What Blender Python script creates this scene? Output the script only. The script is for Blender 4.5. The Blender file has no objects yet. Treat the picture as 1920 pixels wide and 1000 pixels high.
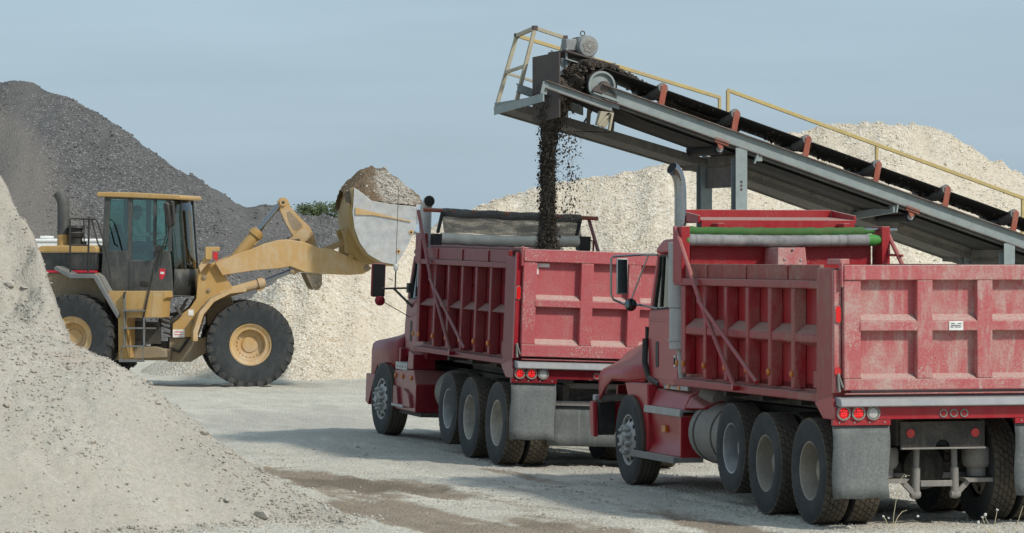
import bpy, bmesh, math, random
import numpy as np
from mathutils import Vector, Matrix
R = math.radians
random.seed(7)
rng = np.random.default_rng(11)
sc = bpy.context.scene
COL = sc.collection

# ------------------------------------------------------------------ camera
F_PX, CAM_H, V0 = 6650.0, 2.7, 478.0          # focal length in photo pixels, eye height (m), horizon row
cd = bpy.data.cameras.new('camera'); cam = bpy.data.objects.new('camera', cd); COL.objects.link(cam)
cd.sensor_width = 36.0; cd.lens = F_PX / 1920 * 36
cam.location = (0, 0, CAM_H)
cam.rotation_euler = (R(90) - math.atan((500 - V0) / F_PX), 0, 0)
cd.clip_start = 0.5; cd.clip_end = 6000
sc.camera = cam

# ------------------------------------------------------------------ light
el, az = R(41), R(131)
world = bpy.data.worlds.new('World'); sc.world = world; world.use_nodes = True
nt = world.node_tree; nt.nodes.clear()
out = nt.nodes.new('ShaderNodeOutputWorld'); bg = nt.nodes.new('ShaderNodeBackground')
sky = nt.nodes.new('ShaderNodeTexSky'); sky.sky_type = 'NISHITA'; sky.sun_disc = False
sky.sun_elevation = el; sky.sun_rotation = az
sky.air_density = 1.0; sky.dust_density = 2.2; sky.ozone_density = 3.0; sky.altitude = 100
tint = nt.nodes.new('ShaderNodeMix'); tint.data_type = 'RGBA'; tint.blend_type = 'MIX'
tint.inputs[0].default_value = 0.80
tint.inputs[7].default_value = (2.95, 3.88, 4.66, 1)      # thin high overcast
# faint streaks of high cloud
tc = nt.nodes.new('ShaderNodeTexCoord'); mp = nt.nodes.new('ShaderNodeMapping')
mp.inputs['Scale'].default_value = (6, 6, 60)
nz = nt.nodes.new('ShaderNodeTexNoise'); nz.inputs['Scale'].default_value = 1.6; nz.inputs['Detail'].default_value = 5
mr = nt.nodes.new('ShaderNodeMapRange'); mr.inputs[1].default_value = .3; mr.inputs[2].default_value = .7
mr.inputs[3].default_value = .965; mr.inputs[4].default_value = 1.035
mul = nt.nodes.new('ShaderNodeMix'); mul.data_type = 'RGBA'; mul.blend_type = 'MULTIPLY'; mul.inputs[0].default_value = 1
L = nt.links.new
L(tc.outputs['Generated'], mp.inputs[0]); L(mp.outputs[0], nz.inputs['Vector']); L(nz.outputs['Fac'], mr.inputs[0])
L(sky.outputs[0], tint.inputs[6]); L(tint.outputs[2], mul.inputs[6]); L(mr.outputs[0], mul.inputs[7])
L(mul.outputs[2], bg.inputs['Color']); bg.inputs['Strength'].default_value = 0.122
L(bg.outputs[0], out.inputs[0])
sd = bpy.data.lights.new('sun', 'SUN'); sd.energy = 2.55; sd.angle = R(5.0); sd.color = (1, .945, .86)
sun = bpy.data.objects.new('sun', sd); COL.objects.link(sun)
to_sun = Vector((math.sin(az) * math.cos(el), math.cos(az) * math.cos(el), math.sin(el)))
sun.rotation_euler = to_sun.to_track_quat('Z', 'Y').to_euler()
sc.view_settings.view_transform = 'Standard'; sc.view_settings.look = 'None'
sc.view_settings.gamma = 1; sc.view_settings.exposure = 0.22
sc.cycles.use_denoising = True
sc.cycles.max_bounces = 6; sc.cycles.transparent_max_bounces = 8

# ------------------------------------------------------------------ materials
def newmat(name):
    m = bpy.data.materials.new(name); m.use_nodes = True
    n = m.node_tree; b = n.nodes['Principled BSDF']
    return m, n, b, n.links.new
def rgb(c): return (c[0], c[1], c[2], 1)
def node(n, t, **kw):
    x = n.nodes.new(t)
    for k, v in kw.items(): setattr(x, k, v)
    return x
def noise(n, l, vec, scale, detail=4, rough=.55):
    x = node(n, 'ShaderNodeTexNoise'); x.inputs['Scale'].default_value = scale
    x.inputs['Detail'].default_value = detail; x.inputs['Roughness'].default_value = rough
    l(vec, x.inputs['Vector']); return x.outputs['Fac']
def ramp(n, l, fac, a, b, lo=0., hi=1.):
    x = node(n, 'ShaderNodeMapRange'); x.inputs[1].default_value = a; x.inputs[2].default_value = b
    x.inputs[3].default_value = lo; x.inputs[4].default_value = hi
    l(fac, x.inputs[0]); return x.outputs[0]
def mixc(n, l, fac, a, b, blend='MIX'):
    x = node(n, 'ShaderNodeMix', data_type='RGBA', blend_type=blend)
    for s, v in ((0, fac), (6, a), (7, b)):
        if isinstance(v, (int, float)): x.inputs[s].default_value = v
        elif isinstance(v, tuple): x.inputs[s].default_value = rgb(v)
        else: l(v, x.inputs[s])
    return x.outputs[2]
def math_(n, l, op, a, b=None, clamp=False):
    x = node(n, 'ShaderNodeMath', operation=op, use_clamp=clamp)
    for i, v in enumerate((a, b)):
        if v is None: continue
        if isinstance(v, (int, float)): x.inputs[i].default_value = v
        else: l(v, x.inputs[i])
    return x.outputs[0]
def coords(n, l, scale=None):
    t = node(n, 'ShaderNodeTexCoord').outputs['Object']
    if scale:
        m = node(n, 'ShaderNodeMapping'); m.inputs['Scale'].default_value = scale
        l(t, m.inputs[0]); return m.outputs[0]
    return t
def bump(n, l, b, h, strength, dist):
    x = node(n, 'ShaderNodeBump'); x.inputs['Strength'].default_value = strength; x.inputs['Distance'].default_value = dist
    l(h, x.inputs['Height']); l(x.outputs[0], b.inputs['Normal'])

DUST = (.40, .355, .285)
def dusty(name, base, rough=.4, film=.12, patch=.35, up=.8, metal=0., dust=DUST, streak=(5, 5, .9), coat=0., spat=0., grime=.25, rear=None):
    """Painted or bare surface with a thin film of quarry dust, patches, run-off streaks and dust lying on ledges."""
    m, n, b, l = newmat(name)
    c = coords(n, l)
    big = ramp(n, l, noise(n, l, c, 1.7, 5, .65), .46, .72)
    st = ramp(n, l, noise(n, l, coords(n, l, streak), 2.2, 4, .6), .48, .78)
    fine = ramp(n, l, noise(n, l, c, 38, 3, .6), .35, .65, .55, 1.)
    g = node(n, 'ShaderNodeNewGeometry'); sx = node(n, 'ShaderNodeSeparateXYZ'); l(g.outputs['Normal'], sx.inputs[0])
    upf = ramp(n, l, sx.outputs['Z'], .25, .75, 0, up)
    f = math_(n, l, 'MULTIPLY', math_(n, l, 'MAXIMUM', big, st), patch)
    f = math_(n, l, 'MULTIPLY', math_(n, l, 'ADD', f, film), fine)
    f = math_(n, l, 'MAXIMUM', f, math_(n, l, 'MULTIPLY', upf, fine))
    if spat:
        v = node(n, 'ShaderNodeTexNoise'); v.inputs['Scale'].default_value = 75; v.inputs['Detail'].default_value = 2; l(c, v.inputs['Vector'])
        reg = ramp(n, l, noise(n, l, c, 2.6, 3), .42, .62)
        s = math_(n, l, 'MULTIPLY', ramp(n, l, v.outputs['Fac'], .54, .60), math_(n, l, 'MULTIPLY', reg, spat))
        f = math_(n, l, 'MAXIMUM', f, s)
    if rear:                                   # road dirt thrown up towards the tail
        ys_ = node(n, 'ShaderNodeSeparateXYZ'); l(c, ys_.inputs[0])
        rr_ = math_(n, l, 'MULTIPLY', ramp(n, l, ys_.outputs['Y'], rear[0], rear[1], 0, rear[2]), ramp(n, l, noise(n, l, coords(n, l, (3, 3, 1.2)), 1.5, 5, .65), .38, .58))
        f = math_(n, l, 'MAXIMUM', f, math_(n, l, 'MULTIPLY', rr_, fine))
    f = math_(n, l, 'MINIMUM', f, .96)
    dk = ramp(n, l, noise(n, l, c, 6, 5, .7), .35, .7, 1 - grime, 1.)
    col = mixc(n, l, 1., base, dk, 'MULTIPLY')
    col = mixc(n, l, f, col, dust)
    l(col, b.inputs['Base Color'])
    l(ramp(n, l, f, 0, .8, rough, .9), b.inputs['Roughness'])
    b.inputs['Metallic'].default_value = 0; b.inputs['Specular IOR Level'].default_value = .5 if metal else .28
    if metal: l(ramp(n, l, f, 0, .6, metal, 0), b.inputs['Metallic'])
    if coat:
        l(ramp(n, l, f, 0, .4, coat, 0), b.inputs['Coat Weight']); b.inputs['Coat Roughness'].default_value = .15
    bump(n, l, b, noise(n, l, c, 26, 4), .12, .02)
    return m
def plain(name, base, rough=.5, metal=0., emit=0., emitc=None):
    m, n, b, l = newmat(name)
    c = coords(n, l)
    l(mixc(n, l, 1., base, ramp(n, l, noise(n, l, c, 14, 4), .3, .7, .8, 1.08), 'MULTIPLY'), b.inputs['Base Color'])
    b.inputs['Roughness'].default_value = rough; b.inputs['Metallic'].default_value = metal
    if emit:
        b.inputs['Emission Color'].default_value = rgb(emitc or base); b.inputs['Emission Strength'].default_value = emit
    return m
def glassm(name, tintc, a=.75, rough=.03):
    m, n, b, l = newmat(name)
    o = n.nodes['Material Output']
    tr = node(n, 'ShaderNodeBsdfTransparent'); tr.inputs[0].default_value = rgb(tintc)
    gl = node(n, 'ShaderNodeBsdfGlossy'); gl.inputs['Roughness'].default_value = rough; gl.inputs[0].default_value = (.9, .95, .95, 1)
    fr = node(n, 'ShaderNodeFresnel'); fr.inputs[0].default_value = 1.5
    mx = node(n, 'ShaderNodeMixShader'); l(ramp(n, l, fr.outputs[0], 0, 1, 1 - a, 1), mx.inputs[0]); l(tr.outputs[0], mx.inputs[1]); l(gl.outputs[0], mx.inputs[2])
    l(mx.outputs[0], o.inputs[0]); return m
def gravel(name, cols, scale, big=(.8, 1.15), bigscale=.5, bstr=.8, extra=None, speck=None, attrs=()):
    """Crushed stone: one voronoi cell per stone, a colour per cell, rounded bumps at two sizes."""
    m, n, b, l = newmat(name)
    c = coords(n, l)
    hs = []; colr = None
    for k, s in enumerate((scale, scale * 2.3)):
        v = node(n, 'ShaderNodeTexVoronoi'); v.inputs['Scale'].default_value = s; l(c, v.inputs['Vector'])
        sp = node(n, 'ShaderNodeSeparateColor'); l(v.outputs['Color'], sp.inputs[0])
        cr = node(n, 'ShaderNodeValToRGB')
        e = cr.color_ramp.elements
        e[0].position, e[0].color = 0, rgb(cols[0]); e[1].position, e[1].color = 1, rgb(cols[-1])
        for i, q in enumerate(cols[1:-1]):
            x = e.new((i + 1) / (len(cols) - 1)); x.color = rgb(q)
        l(sp.outputs[k], cr.inputs[0])
        colr = cr.outputs[0] if colr is None else mixc(n, l, .45, colr, cr.outputs[0])
        hs.append(math_(n, l, 'MULTIPLY', math_(n, l, 'SUBTRACT', 1., v.outputs['Distance']), 1. if k == 0 else .4))
    h = math_(n, l, 'ADD', hs[0], hs[1])
    colr = mixc(n, l, 1., colr, ramp(n, l, noise(n, l, c, bigscale, 6, .6), .3, .7, big[0], big[1]), 'MULTIPLY')
    if extra:                                  # a second earth mixed in by noise
        colr = mixc(n, l, ramp(n, l, noise(n, l, c, extra[1], 6, .65), extra[2], extra[3]), colr, extra[0])
    for an, ac, am in attrs:                   # stains with a shape of their own, and a bank's painted crease shade
        at = node(n, 'ShaderNodeAttribute', attribute_name=an)
        k = math_(n, l, 'MULTIPLY', ramp(n, l, math_(n, l, 'ADD', at.outputs['Fac'], math_(n, l, 'MULTIPLY', math_(n, l, 'SUBTRACT', noise(n, l, c, 5, 6, .7), .5), 1.15)), .22, .85), am)
        colr = mixc(n, l, k, colr, ac)
    if speck:
        v = node(n, 'ShaderNodeTexVoronoi'); v.inputs['Scale'].default_value = speck[1]; l(c, v.inputs['Vector'])
        sp = node(n, 'ShaderNodeSeparateColor'); l(v.outputs['Color'], sp.inputs[0])
        f = math_(n, l, 'MULTIPLY', math_(n, l, 'GREATER_THAN', sp.outputs[2], speck[2]), math_(n, l, 'LESS_THAN', v.outputs['Distance'], .42))
        for an, ac, am in attrs:
            at = node(n, 'ShaderNodeAttribute', attribute_name=an)
            f = math_(n, l, 'MULTIPLY', f, ramp(n, l, at.outputs['Fac'], 0, 1, 1, .35))
        colr = mixc(n, l, f, colr, speck[0])
    l(colr, b.inputs['Base Color']); b.inputs['Roughness'].default_value = .95
    b.inputs['Specular IOR Level'].default_value = .2
    bump(n, l, b, h, bstr, 1.2 / scale)
    return m

M = {}
RED = (.36, .016, .026)
M['red'] = dusty('red_paint', RED, .30, .0, .12, .50, coat=.12, grime=.15)
M['red_dusty'] = dusty('dusty_red_paint', (.44, .040, .058), .45, .27, .95, .94, spat=.8, grime=.08, dust=(.47, .405, .35))
M['red_splash'] = dusty('splashed_red_paint', (.45, .036, .058), .42, .22, .12, .92, spat=.75, grime=.08, dust=(.47, .41, .35))
M['red_box'] = dusty('box_side_red_paint', (.31, .013, .020), .38, .0, .35, .75, coat=.04, grime=.15, rear=(2.6, .2, .62), dust=(.33, .285, .225))
M['maroon_box'] = dusty('maroon_box_paint', (.19, .010, .016), .42, .0, .08, .45, coat=.04)
M['maroon'] = dusty('maroon_paint', (.21, .011, .020), .3, .0, .06, .35, coat=.12)
M['red_in'] = dusty('inner_red_paint', (.33, .010, .018), .4, .02, .12, .8, spat=.2, grime=.1)
M['dusty_board'] = dusty('dusty_red_board', (.30, .020, .026), .6, .14, .6, .9, rear=(3.2, .6, .75), dust=(.33, .285, .225))
M['chrome'] = dusty('polished_pipe', (.34, .35, .36), .16, .0, .0, .0, metal=1., grime=.1)
M['alu'] = dusty('worn_aluminium', (.42, .43, .43), .42, .15, .3, .7, metal=.7)
M['shield'] = dusty('grey_heat_shield', (.50, .51, .51), .5, .2, .3, .6, metal=.35)
M['steel'] = dusty('dirty_steel', (.20, .20, .20), .55, .25, .35, .8)
M['dark'] = dusty('dark_chassis', (.028, .029, .030), .7, .10, .25, .5)
M['black'] = dusty('black_plastic', (.018, .019, .020), .5, .04, .12, .35)
M['rubber'] = dusty('tyre_rubber', (.026, .031, .033), .75, .10, .22, .12, dust=(.17, .172, .165))
M['tread'] = dusty('dusty_tread', (.045, .042, .038), .85, .35, .35, .3, dust=(.20, .165, .12))
M['tread_dark'] = dusty('loader_tread', (.030, .033, .034), .85, .14, .25, .35, dust=(.24, .22, .19))
M['flap'] = dusty('rubber_flap', (.082, .094, .095), .8, .24, .40, .4, dust=(.30, .315, .30), streak=(9, 9, .5))
M['rim_white'] = dusty('cream_rim', (.52, .50, .45), .55, .15, .35, .6, grime=.5)
M['rim_tan'] = dusty('dirty_rim', (.22, .20, .17), .7, .45, .4, .7)
M['rim_steel'] = dusty('steel_rim', (.40, .42, .43), .35, .1, .2, .5, metal=.7)
M['tank'] = dusty('dusty_tank', (.22, .21, .19), .6, .3, .4, .6, dust=(.30, .275, .23))
M['sill'] = dusty('worn_sill', (.30, .31, .33), .55, .15, .45, .45, dust=(.42, .39, .35))
M['tarp_green'] = dusty('green_tarp', (.045, .165, .038), .75, .08, .6, .25, dust=(.14, .10, .06), streak=(.8, 5, 5))
M['tarp_grey'] = dusty('striped_tarp_roll', (.34, .34, .335), .8, .0, .9, .05, dust=(.085, .09, .09), streak=(13, .1, .1), grime=.3)
M['tarp_tan'] = dusty('tan_tarp_roll', (.80, .75, .63), .8, .02, .35, .15, dust=(.36, .32, .26))
M['tarp_black'] = dusty('black_mesh_tarp', (.10, .104, .105), .85, .22, .5, .6, dust=(.30, .28, .24), streak=(6, 2, 2))
def meshm(name, col, a):
    m, n, b, l = newmat(name); c = coords(n, l)
    b.inputs['Base Color'].default_value = rgb(col); b.inputs['Roughness'].default_value = .9
    l(ramp(n, l, noise(n, l, coords(n, l, (2, 2, 9)), 1.3, 4, .6), .35, .65, a - .18, a + .18), b.inputs['Alpha']); return m
M['tarp_mesh'] = meshm('dusty_mesh_cloth', (.20, .185, .16), .62)
M['green_end'] = plain('bright_green_cloth', (.055, .24, .04), .7)
def ledm(name):
    m, n, b, l = newmat(name); c = coords(n, l); b.inputs['Base Color'].default_value = (.55, .008, .010, 1); b.inputs['Roughness'].default_value = .25
    v = node(n, 'ShaderNodeTexVoronoi'); v.inputs['Scale'].default_value = 42; v.inputs['Randomness'].default_value = .35; l(c, v.inputs['Vector'])
    b.inputs['Emission Color'].default_value = (1, .03, .03, 1); l(ramp(n, l, v.outputs['Distance'], .15, .42, 1.3, .10), b.inputs['Emission Strength']); return m
M['lamp_red'] = ledm('lit_red_lamp')
M['lamp_red_off'] = plain('red_lens', (.55, .03, .03), .3)
M['lamp_clear'] = dusty('clear_lens', (.62, .64, .62), .2, .2, .3, .5)
M['amber'] = plain('amber_lens', (.55, .16, .012), .3)
M['glass'] = glassm('truck_glass', (.45, .52, .52), .88)
M['mirror'] = plain('mirror_glass', (.13, .17, .18), .04, 1.)
M['white'] = plain('white_paint', (.78, .78, .74), .5)
M['sticker'] = plain('white_sticker', (.8, .8, .76), .5)
M['ink'] = plain('printed_ink', (.12, .12, .12), .6)
M['redink'] = plain('red_print', (.6, .03, .05), .5)
M['hole'] = plain('dark_opening', (.006, .006, .006), .9)
M['yellow'] = dusty('loader_yellow', (.50, .295, .080), .42, .14, .40, .55, coat=.1, grime=.14, dust=(.50, .41, .29))
M['yellow_dusty'] = dusty('dusty_loader_yellow', (.53, .315, .10), .55, .22, .85, .65, dust=(.54,.45,.33), grime=.12)
M['brown_body'] = dusty('dusty_loader_body', (.25, .165, .07), .7, .45, .4, .7)
M['loader_black'] = dusty('loader_black_panel', (.020, .026, .029), .45, .06, .16, .4)
M['cabgrey'] = dusty('cab_grey', (.042, .052, .056), .5, .10, .2, .5)
M['greyrail'] = dusty('grey_rail', (.13, .15, .16), .5, .15, .2, .5)
M['cabglass'] = glassm('cab_glass', (.62, .84, .80), .93)
M['bucket'] = dusty('scoured_bucket_steel', (.60, .61, .61), .36, .04, .45, .5, metal=.4, dust=(.46, .38, .24), streak=(1.2, 5, 5), grime=.3)
M['bucket_back'] = dusty('worn_bucket_back', (.40, .25, .055), .55, .2, .5, .5)
M['conv_grey'] = dusty('grey_green_steel', (.27, .335, .34), .5, .12, .25, .8)
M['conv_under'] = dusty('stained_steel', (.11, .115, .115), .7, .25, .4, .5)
M['belt'] = dusty('rubber_belt', (.014, .014, .015), .6, .03, .12, .6, dust=(.08, .065, .045))
M['belt_under'] = dusty('return_belt_rubber', (.045, .044, .042), .7, .15, .3, .3, dust=(.12, .11, .10))
M['orange'] = dusty('red_oxide_bracket', (.33, .060, .030), .6, .12, .3, .6)
M['roller'] = dusty('roller_steel', (.10, .105, .11), .5, .15, .3, .5)
M['rail_yellow'] = dusty('worn_yellow_rail', (.62, .47, .16), .6, .2, .6, .5, dust=(.45, .38, .27))
M['rail_pale'] = dusty('pale_worn_rail', (.50, .44, .29), .6, .3, .6, .5, dust=(.38, .36, .32))
M['rust'] = dusty('rusty_plate', (.085, .070, .066), .75, .15, .4, .4, dust=(.17, .14, .12), streak=(8, 8, .6))
M['rust_edge'] = dusty('rusted_flange', (.13, .075, .060), .7, .2, .6, .75, dust=(.27, .27, .25))
M['motor'] = dusty('motor_grey', (.24, .27, .28), .5, .15, .25, .5)
M['soil'] = gravel('dark_soil', [(.045, .038, .031), (.085, .071, .057), (.135, .113, .090)], 30, (.7, 1.3), 4, .8)
M['cream'] = gravel('cream_crushed_stone', [(0.385, 0.318, 0.219), (0.551, 0.477, 0.358), (0.64, 0.567, 0.449), (0.697, 0.636, 0.524), (0.811, 0.774, 0.685)], 15, (.92, 1.05), .35, .45, extra=((.54, .45, .325), .7, .52, .9), attrs=(('fines', (.56, .48, .365), .4),))
M['cream_stone'] = gravel('cream_loose_stone', [(0.493, 0.417, 0.302), (0.63, 0.567, 0.454), (0.714, 0.663, 0.562), (0.819, 0.786, 0.702)], 5, (.9, 1.1), 2, .2)
M['asphalt'] = gravel('dark_crushed_asphalt', [(.074, .073, .071), (.100, .099, .097), (.122, .120, .117), (.185, .182, .175)], 17, (.88, 1.1), .5, .6,
                      speck=((.30, .295, .285), 15, .80), attrs=(('earth', (.20, .18, .155), .7), ('fines', (.15, .145, .138), .55)))
M['asphalt_stone'] = gravel('dark_loose_stone', [(.07, .07, .068), (.12, .118, .115), (.21, .206, .20), (.34, .33, .315)], 4, (.9, 1.1), 2, .2)
M['pale'] = gravel('pale_quarry_fines', [(0.35, 0.318, 0.261), (0.398, 0.371, 0.31), (0.434, 0.407, 0.347), (0.478, 0.458, 0.396)], 34, (.90, 1.06), .7, .35,
                   extra=((.40, .335, .265), .9, .55, .75), attrs=(('tan', (.385, .345, .28), .4),))
M['stone'] = gravel('pale_loose_stone', [(0.372, 0.335, 0.278), (0.446, 0.409, 0.35), (0.521, 0.488, 0.428)], 8, (.8, 1.15), 3, .3)
M['ground'] = gravel('limestone_yard', [(0.468, 0.429, 0.341), (0.572, 0.533, 0.435), (0.64, 0.605, 0.506), (0.728, 0.704, 0.605)], 26, (.86, 1.1), .8, .6,
                     attrs=(('grey', (.40, .375, .33), .5), ('mud', (.245, .185, .125), .80), ('dark', (.135, .105, .075), .6)))
M['leaf'] = plain('leaf', (.060, .085, .028), .6); M['leaf2'] = plain('leaf_light', (.095, .12, .045), .6)
M['bark'] = plain('bark', (.10, .08, .06), .9)
M['straw'] = plain('dry_grass', (.50, .43, .28), .8); M['petal'] = plain('white_seed_head', (.75, .74, .70), .8)
M['skin'] = plain('skin', (.30, .17, .11), .6); M['cap'] = plain('dark_cap', (.03, .03, .035), .8)
M['shirt'] = plain('white_shirt', (.72, .72, .70), .8); M['jeans'] = plain('dark_trousers', (.04, .05, .08), .9)

# ------------------------------------------------------------------ mesh builder
class MB:
    def __init__(s): s.v = []; s.f = []; s.m = []
    def add(s, vs, fs, m=0):
        o = len(s.v); s.v += [tuple(p) for p in vs]; s.f += [tuple(i + o for i in f) for f in fs]; s.m += [m] * len(fs)
    def box(s, x0, x1, y0, y1, z0, z1, m=0, X=None):
        vs = [Vector((x, y, z)) for x in (x0, x1) for y in (y0, y1) for z in (z0, z1)]
        if X is not None: vs = [X @ p for p in vs]
        s.add(vs, [(0, 1, 3, 2), (4, 6, 7, 5), (0, 4, 5, 1), (2, 3, 7, 6), (0, 2, 6, 4), (1, 5, 7, 3)], m)
    def prism(s, poly, ax, a, b, m=0):
        n = len(poly)
        def P(p, t): return {'x': (t, p[0], p[1]), 'y': (p[0], t, p[1]), 'z': (p[0], p[1], t)}[ax]
        s.add([P(p, a) for p in poly] + [P(p, b) for p in poly],
              [tuple(range(n)), tuple(range(2 * n - 1, n - 1, -1))] + [(i, n + i, n + (i + 1) % n, (i + 1) % n) for i in range(n)], m)
    def hexa(s, q0, q1, m=0):                  # two quads joined
        s.add(list(q0) + list(q1), [(0, 1, 2, 3), (7, 6, 5, 4)] + [(i, 4 + i, 4 + (i + 1) % 4, (i + 1) % 4) for i in range(4)], m)
    def bar(s, p0, p1, w, h, m=0, up=(0, 0, 1)):
        p0, p1 = Vector(p0), Vector(p1); d = (p1 - p0).normalized(); u = Vector(up)
        a = d.cross(u)
        if a.length < 1e-3: a = d.cross(Vector((1, 0, 0)))
        a.normalize(); c = a.cross(d).normalized(); a *= w / 2; c *= h / 2
        s.hexa([p0 + a + c, p0 - a + c, p0 - a - c, p0 + a - c], [p1 + a + c, p1 - a + c, p1 - a - c, p1 + a - c], m)
    def lathe(s, prof, o, ax, n=24, m=0, close=True):
        o = Vector(o); d = Vector(ax).normalized(); a = d.orthogonal().normalized(); c = d.cross(a)
        vs = []; fs = []
        for r, h in prof:
            for k in range(n):
                t = 2 * math.pi * k / n
                vs.append(o + d * h + (a * math.cos(t) + c * math.sin(t)) * r)
        for i in range(len(prof) - 1):
            for k in range(n): fs.append((i * n + k, i * n + (k + 1) % n, (i + 1) * n + (k + 1) % n, (i + 1) * n + k))
        if close is True: fs.append(tuple(range(n - 1, -1, -1)))
        if close: fs.append(tuple((len(prof) - 1) * n + k for k in range(n)))
        s.add(vs, fs, m)
    def cyl(s, p0, p1, r0, r1=None, n=14, m=0):
        p0, p1 = Vector(p0), Vector(p1); s.lathe([(r0, 0), (r0 if r1 is None else r1, (p1 - p0).length)], p0, p1 - p0, n, m)
    def tube(s, pts, r, n=8, m=0):
        pts = [Vector(p) for p in pts]; rs = r if isinstance(r, (list, tuple)) else [r] * len(pts)
        vs = []; fs = []; a = None
        for i, p in enumerate(pts):
            d = (pts[min(i + 1, len(pts) - 1)] - pts[max(i - 1, 0)]).normalized()
            if a is None: a = d.orthogonal().normalized()
            else: a = (a - d * a.dot(d)).normalized()
            c = d.cross(a)
            vs += [p + (a * math.cos(2 * math.pi * k / n) + c * math.sin(2 * math.pi * k / n)) * rs[i] for k in range(n)]
        for i in range(len(pts) - 1):
            for k in range(n): fs.append((i * n + k, i * n + (k + 1) % n, (i + 1) * n + (k + 1) % n, (i + 1) * n + k))
        fs += [tuple(range(n - 1, -1, -1)), tuple((len(pts) - 1) * n + k for k in range(n))]
        s.add(vs, fs, m)
    def grid(s, rows, m=0):                    # rows of points -> sheet
        w = len(rows[0]); s.add([p for r_ in rows for p in r_], [(i * w + j, i * w + j + 1, (i + 1) * w + j + 1, (i + 1) * w + j) for i in range(len(rows) - 1) for j in range(w - 1)], m)
    def build(s, name, mats, parent=None, bevel=0, smooth=35, solid=0, sub=0):
        me = bpy.data.meshes.new(name); me.from_pydata(s.v, [], s.f)
        if not isinstance(mats, (list, tuple)): mats = [mats]
        for x in mats: me.materials.append(M[x] if isinstance(x, str) else x)
        me.polygons.foreach_set('material_index', s.m)
        bm = bmesh.new(); bm.from_mesh(me); bmesh.ops.recalc_face_normals(bm, faces=bm.faces); bm.to_mesh(me); bm.free()
        if smooth:
            me.polygons.foreach_set('use_smooth', [True] * len(me.polygons)); me.set_sharp_from_angle(angle=R(smooth))
        o = bpy.data.objects.new(name, me); COL.objects.link(o); o.parent = parent
        if solid: q = o.modifiers.new('s', 'SOLIDIFY'); q.thickness = solid; q.offset = -1
        if bevel: q = o.modifiers.new('b', 'BEVEL'); q.width = bevel; q.segments = 2; q.limit_method = 'ANGLE'; q.angle_limit = R(40); q.harden_normals = False
        if sub: q = o.modifiers.new('u', 'SUBSURF'); q.levels = sub; q.render_levels = sub
        return o
def tag(o, label=None, cat=None, group=None, kind=None):
    if label: o['label'] = label
    if cat: o['category'] = cat
    if group: o['group'] = group
    if kind: o['kind'] = kind
    return o
def empty(name, loc=(0, 0, 0), rot=(0, 0, 0), parent=None):
    o = bpy.data.objects.new(name, None); COL.objects.link(o); o.location = loc; o.rotation_euler = rot; o.parent = parent
    o.empty_display_size = .2; return o
def mesh_np(name, V, Fq, mat, parent=None, smooth=True):
    me = bpy.data.meshes.new(name); k = Fq.shape[1]
    me.vertices.add(len(V)); me.vertices.foreach_set('co', np.ascontiguousarray(V, dtype=np.float32).ravel())
    me.loops.add(Fq.size); me.loops.foreach_set('vertex_index', Fq.ravel().astype(np.int32))
    me.polygons.add(len(Fq)); me.polygons.foreach_set('loop_start', np.arange(0, Fq.size, k, dtype=np.int32))
    me.update(calc_edges=True)
    for x in (mat if isinstance(mat, (list, tuple)) else [mat]): me.materials.append(M[x])
    me.polygons.foreach_set('use_smooth', np.full(len(Fq), smooth))
    o = bpy.data.objects.new(name, me); COL.objects.link(o); o.parent = parent; return o

# ------------------------------------------------------------------ noise
_perm = rng.permutation(512)
def vnoise(x, y, seed=0):
    xi = np.floor(x).astype(np.int64); yi = np.floor(y).astype(np.int64); xf = x - xi; yf = y - yi
    u = xf * xf * (3 - 2 * xf); v = yf * yf * (3 - 2 * yf)
    def h(a, b): return _perm[(_perm[(a + seed * 37) & 511] + b) & 511] / 255.5 - 1
    return (h(xi, yi) * (1 - u) + h(xi + 1, yi) * u) * (1 - v) + (h(xi, yi + 1) * (1 - u) + h(xi + 1, yi + 1) * u) * v
def fbm(x, y, oct=5, gain=.5, seed=0):
    t = np.zeros_like(x, dtype=float); a = 1.
    for i in range(oct): t += a * vnoise(x * 2 ** i + 13.7 * i, y * 2 ** i - 7.1 * i, seed + i); a *= gain
    return t

# ------------------------------------------------------------------ ground
FAR_O, NEAR_O = (.918, 46.135), (4.131, 35.940)
def ground_h(x, y):
    z = .018 * fbm(x * .35, y * .35, 4, .5, 3)
    # the yard falls away a little under the right side of the far truck and rises to its front
    a = R(16); dx = x - FAR_O[0]; dy = y - FAR_O[1]
    lx = dx * math.cos(a) + dy * math.sin(a); ly = -dx * math.sin(a) + dy * math.cos(a)
    w = np.exp(-(np.clip(np.abs(lx) - 1.4, 0, None) / 1.2) ** 2 - (np.clip(np.abs(ly - 3) - 4, 0, None) / 2.) ** 2)
    z = z * (1 - .8 * w) + w * (-.042 + .0113 * ly - .0349 * lx)
    # the loader stands with its rear axle on a low rise
    w2 = np.exp(-((x + 9.3) / 1.6) ** 2 - ((y - 72.5) / 3.2) ** 2)
    return z + .16 * w2
xs = np.concatenate([np.array([-3000, -800, -250, -90, -50, -30, -20]), np.arange(-14, -6, .16), np.arange(-6, 9, .055), np.arange(9, 14, .25), np.array([16, 22, 34, 60, 120, 300, 900, 3000])])
ys = np.concatenate([np.array([-400, -60, 0, 15, 25]), np.arange(30, 33, .2), np.arange(33, 50, .055), np.arange(50, 84, .15), np.array([86, 90, 96, 105, 120, 150, 200, 300, 600, 1500, 5000])])
X, Y = np.meshgrid(xs, ys)
fine = np.exp(-(np.clip(np.abs(X - 0) - 14, 0, None) / 6) ** 2 - (np.clip(np.abs(Y - 55) - 30, 0, None) / 10) ** 2)
Zg = ground_h(X, Y) * fine
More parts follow.
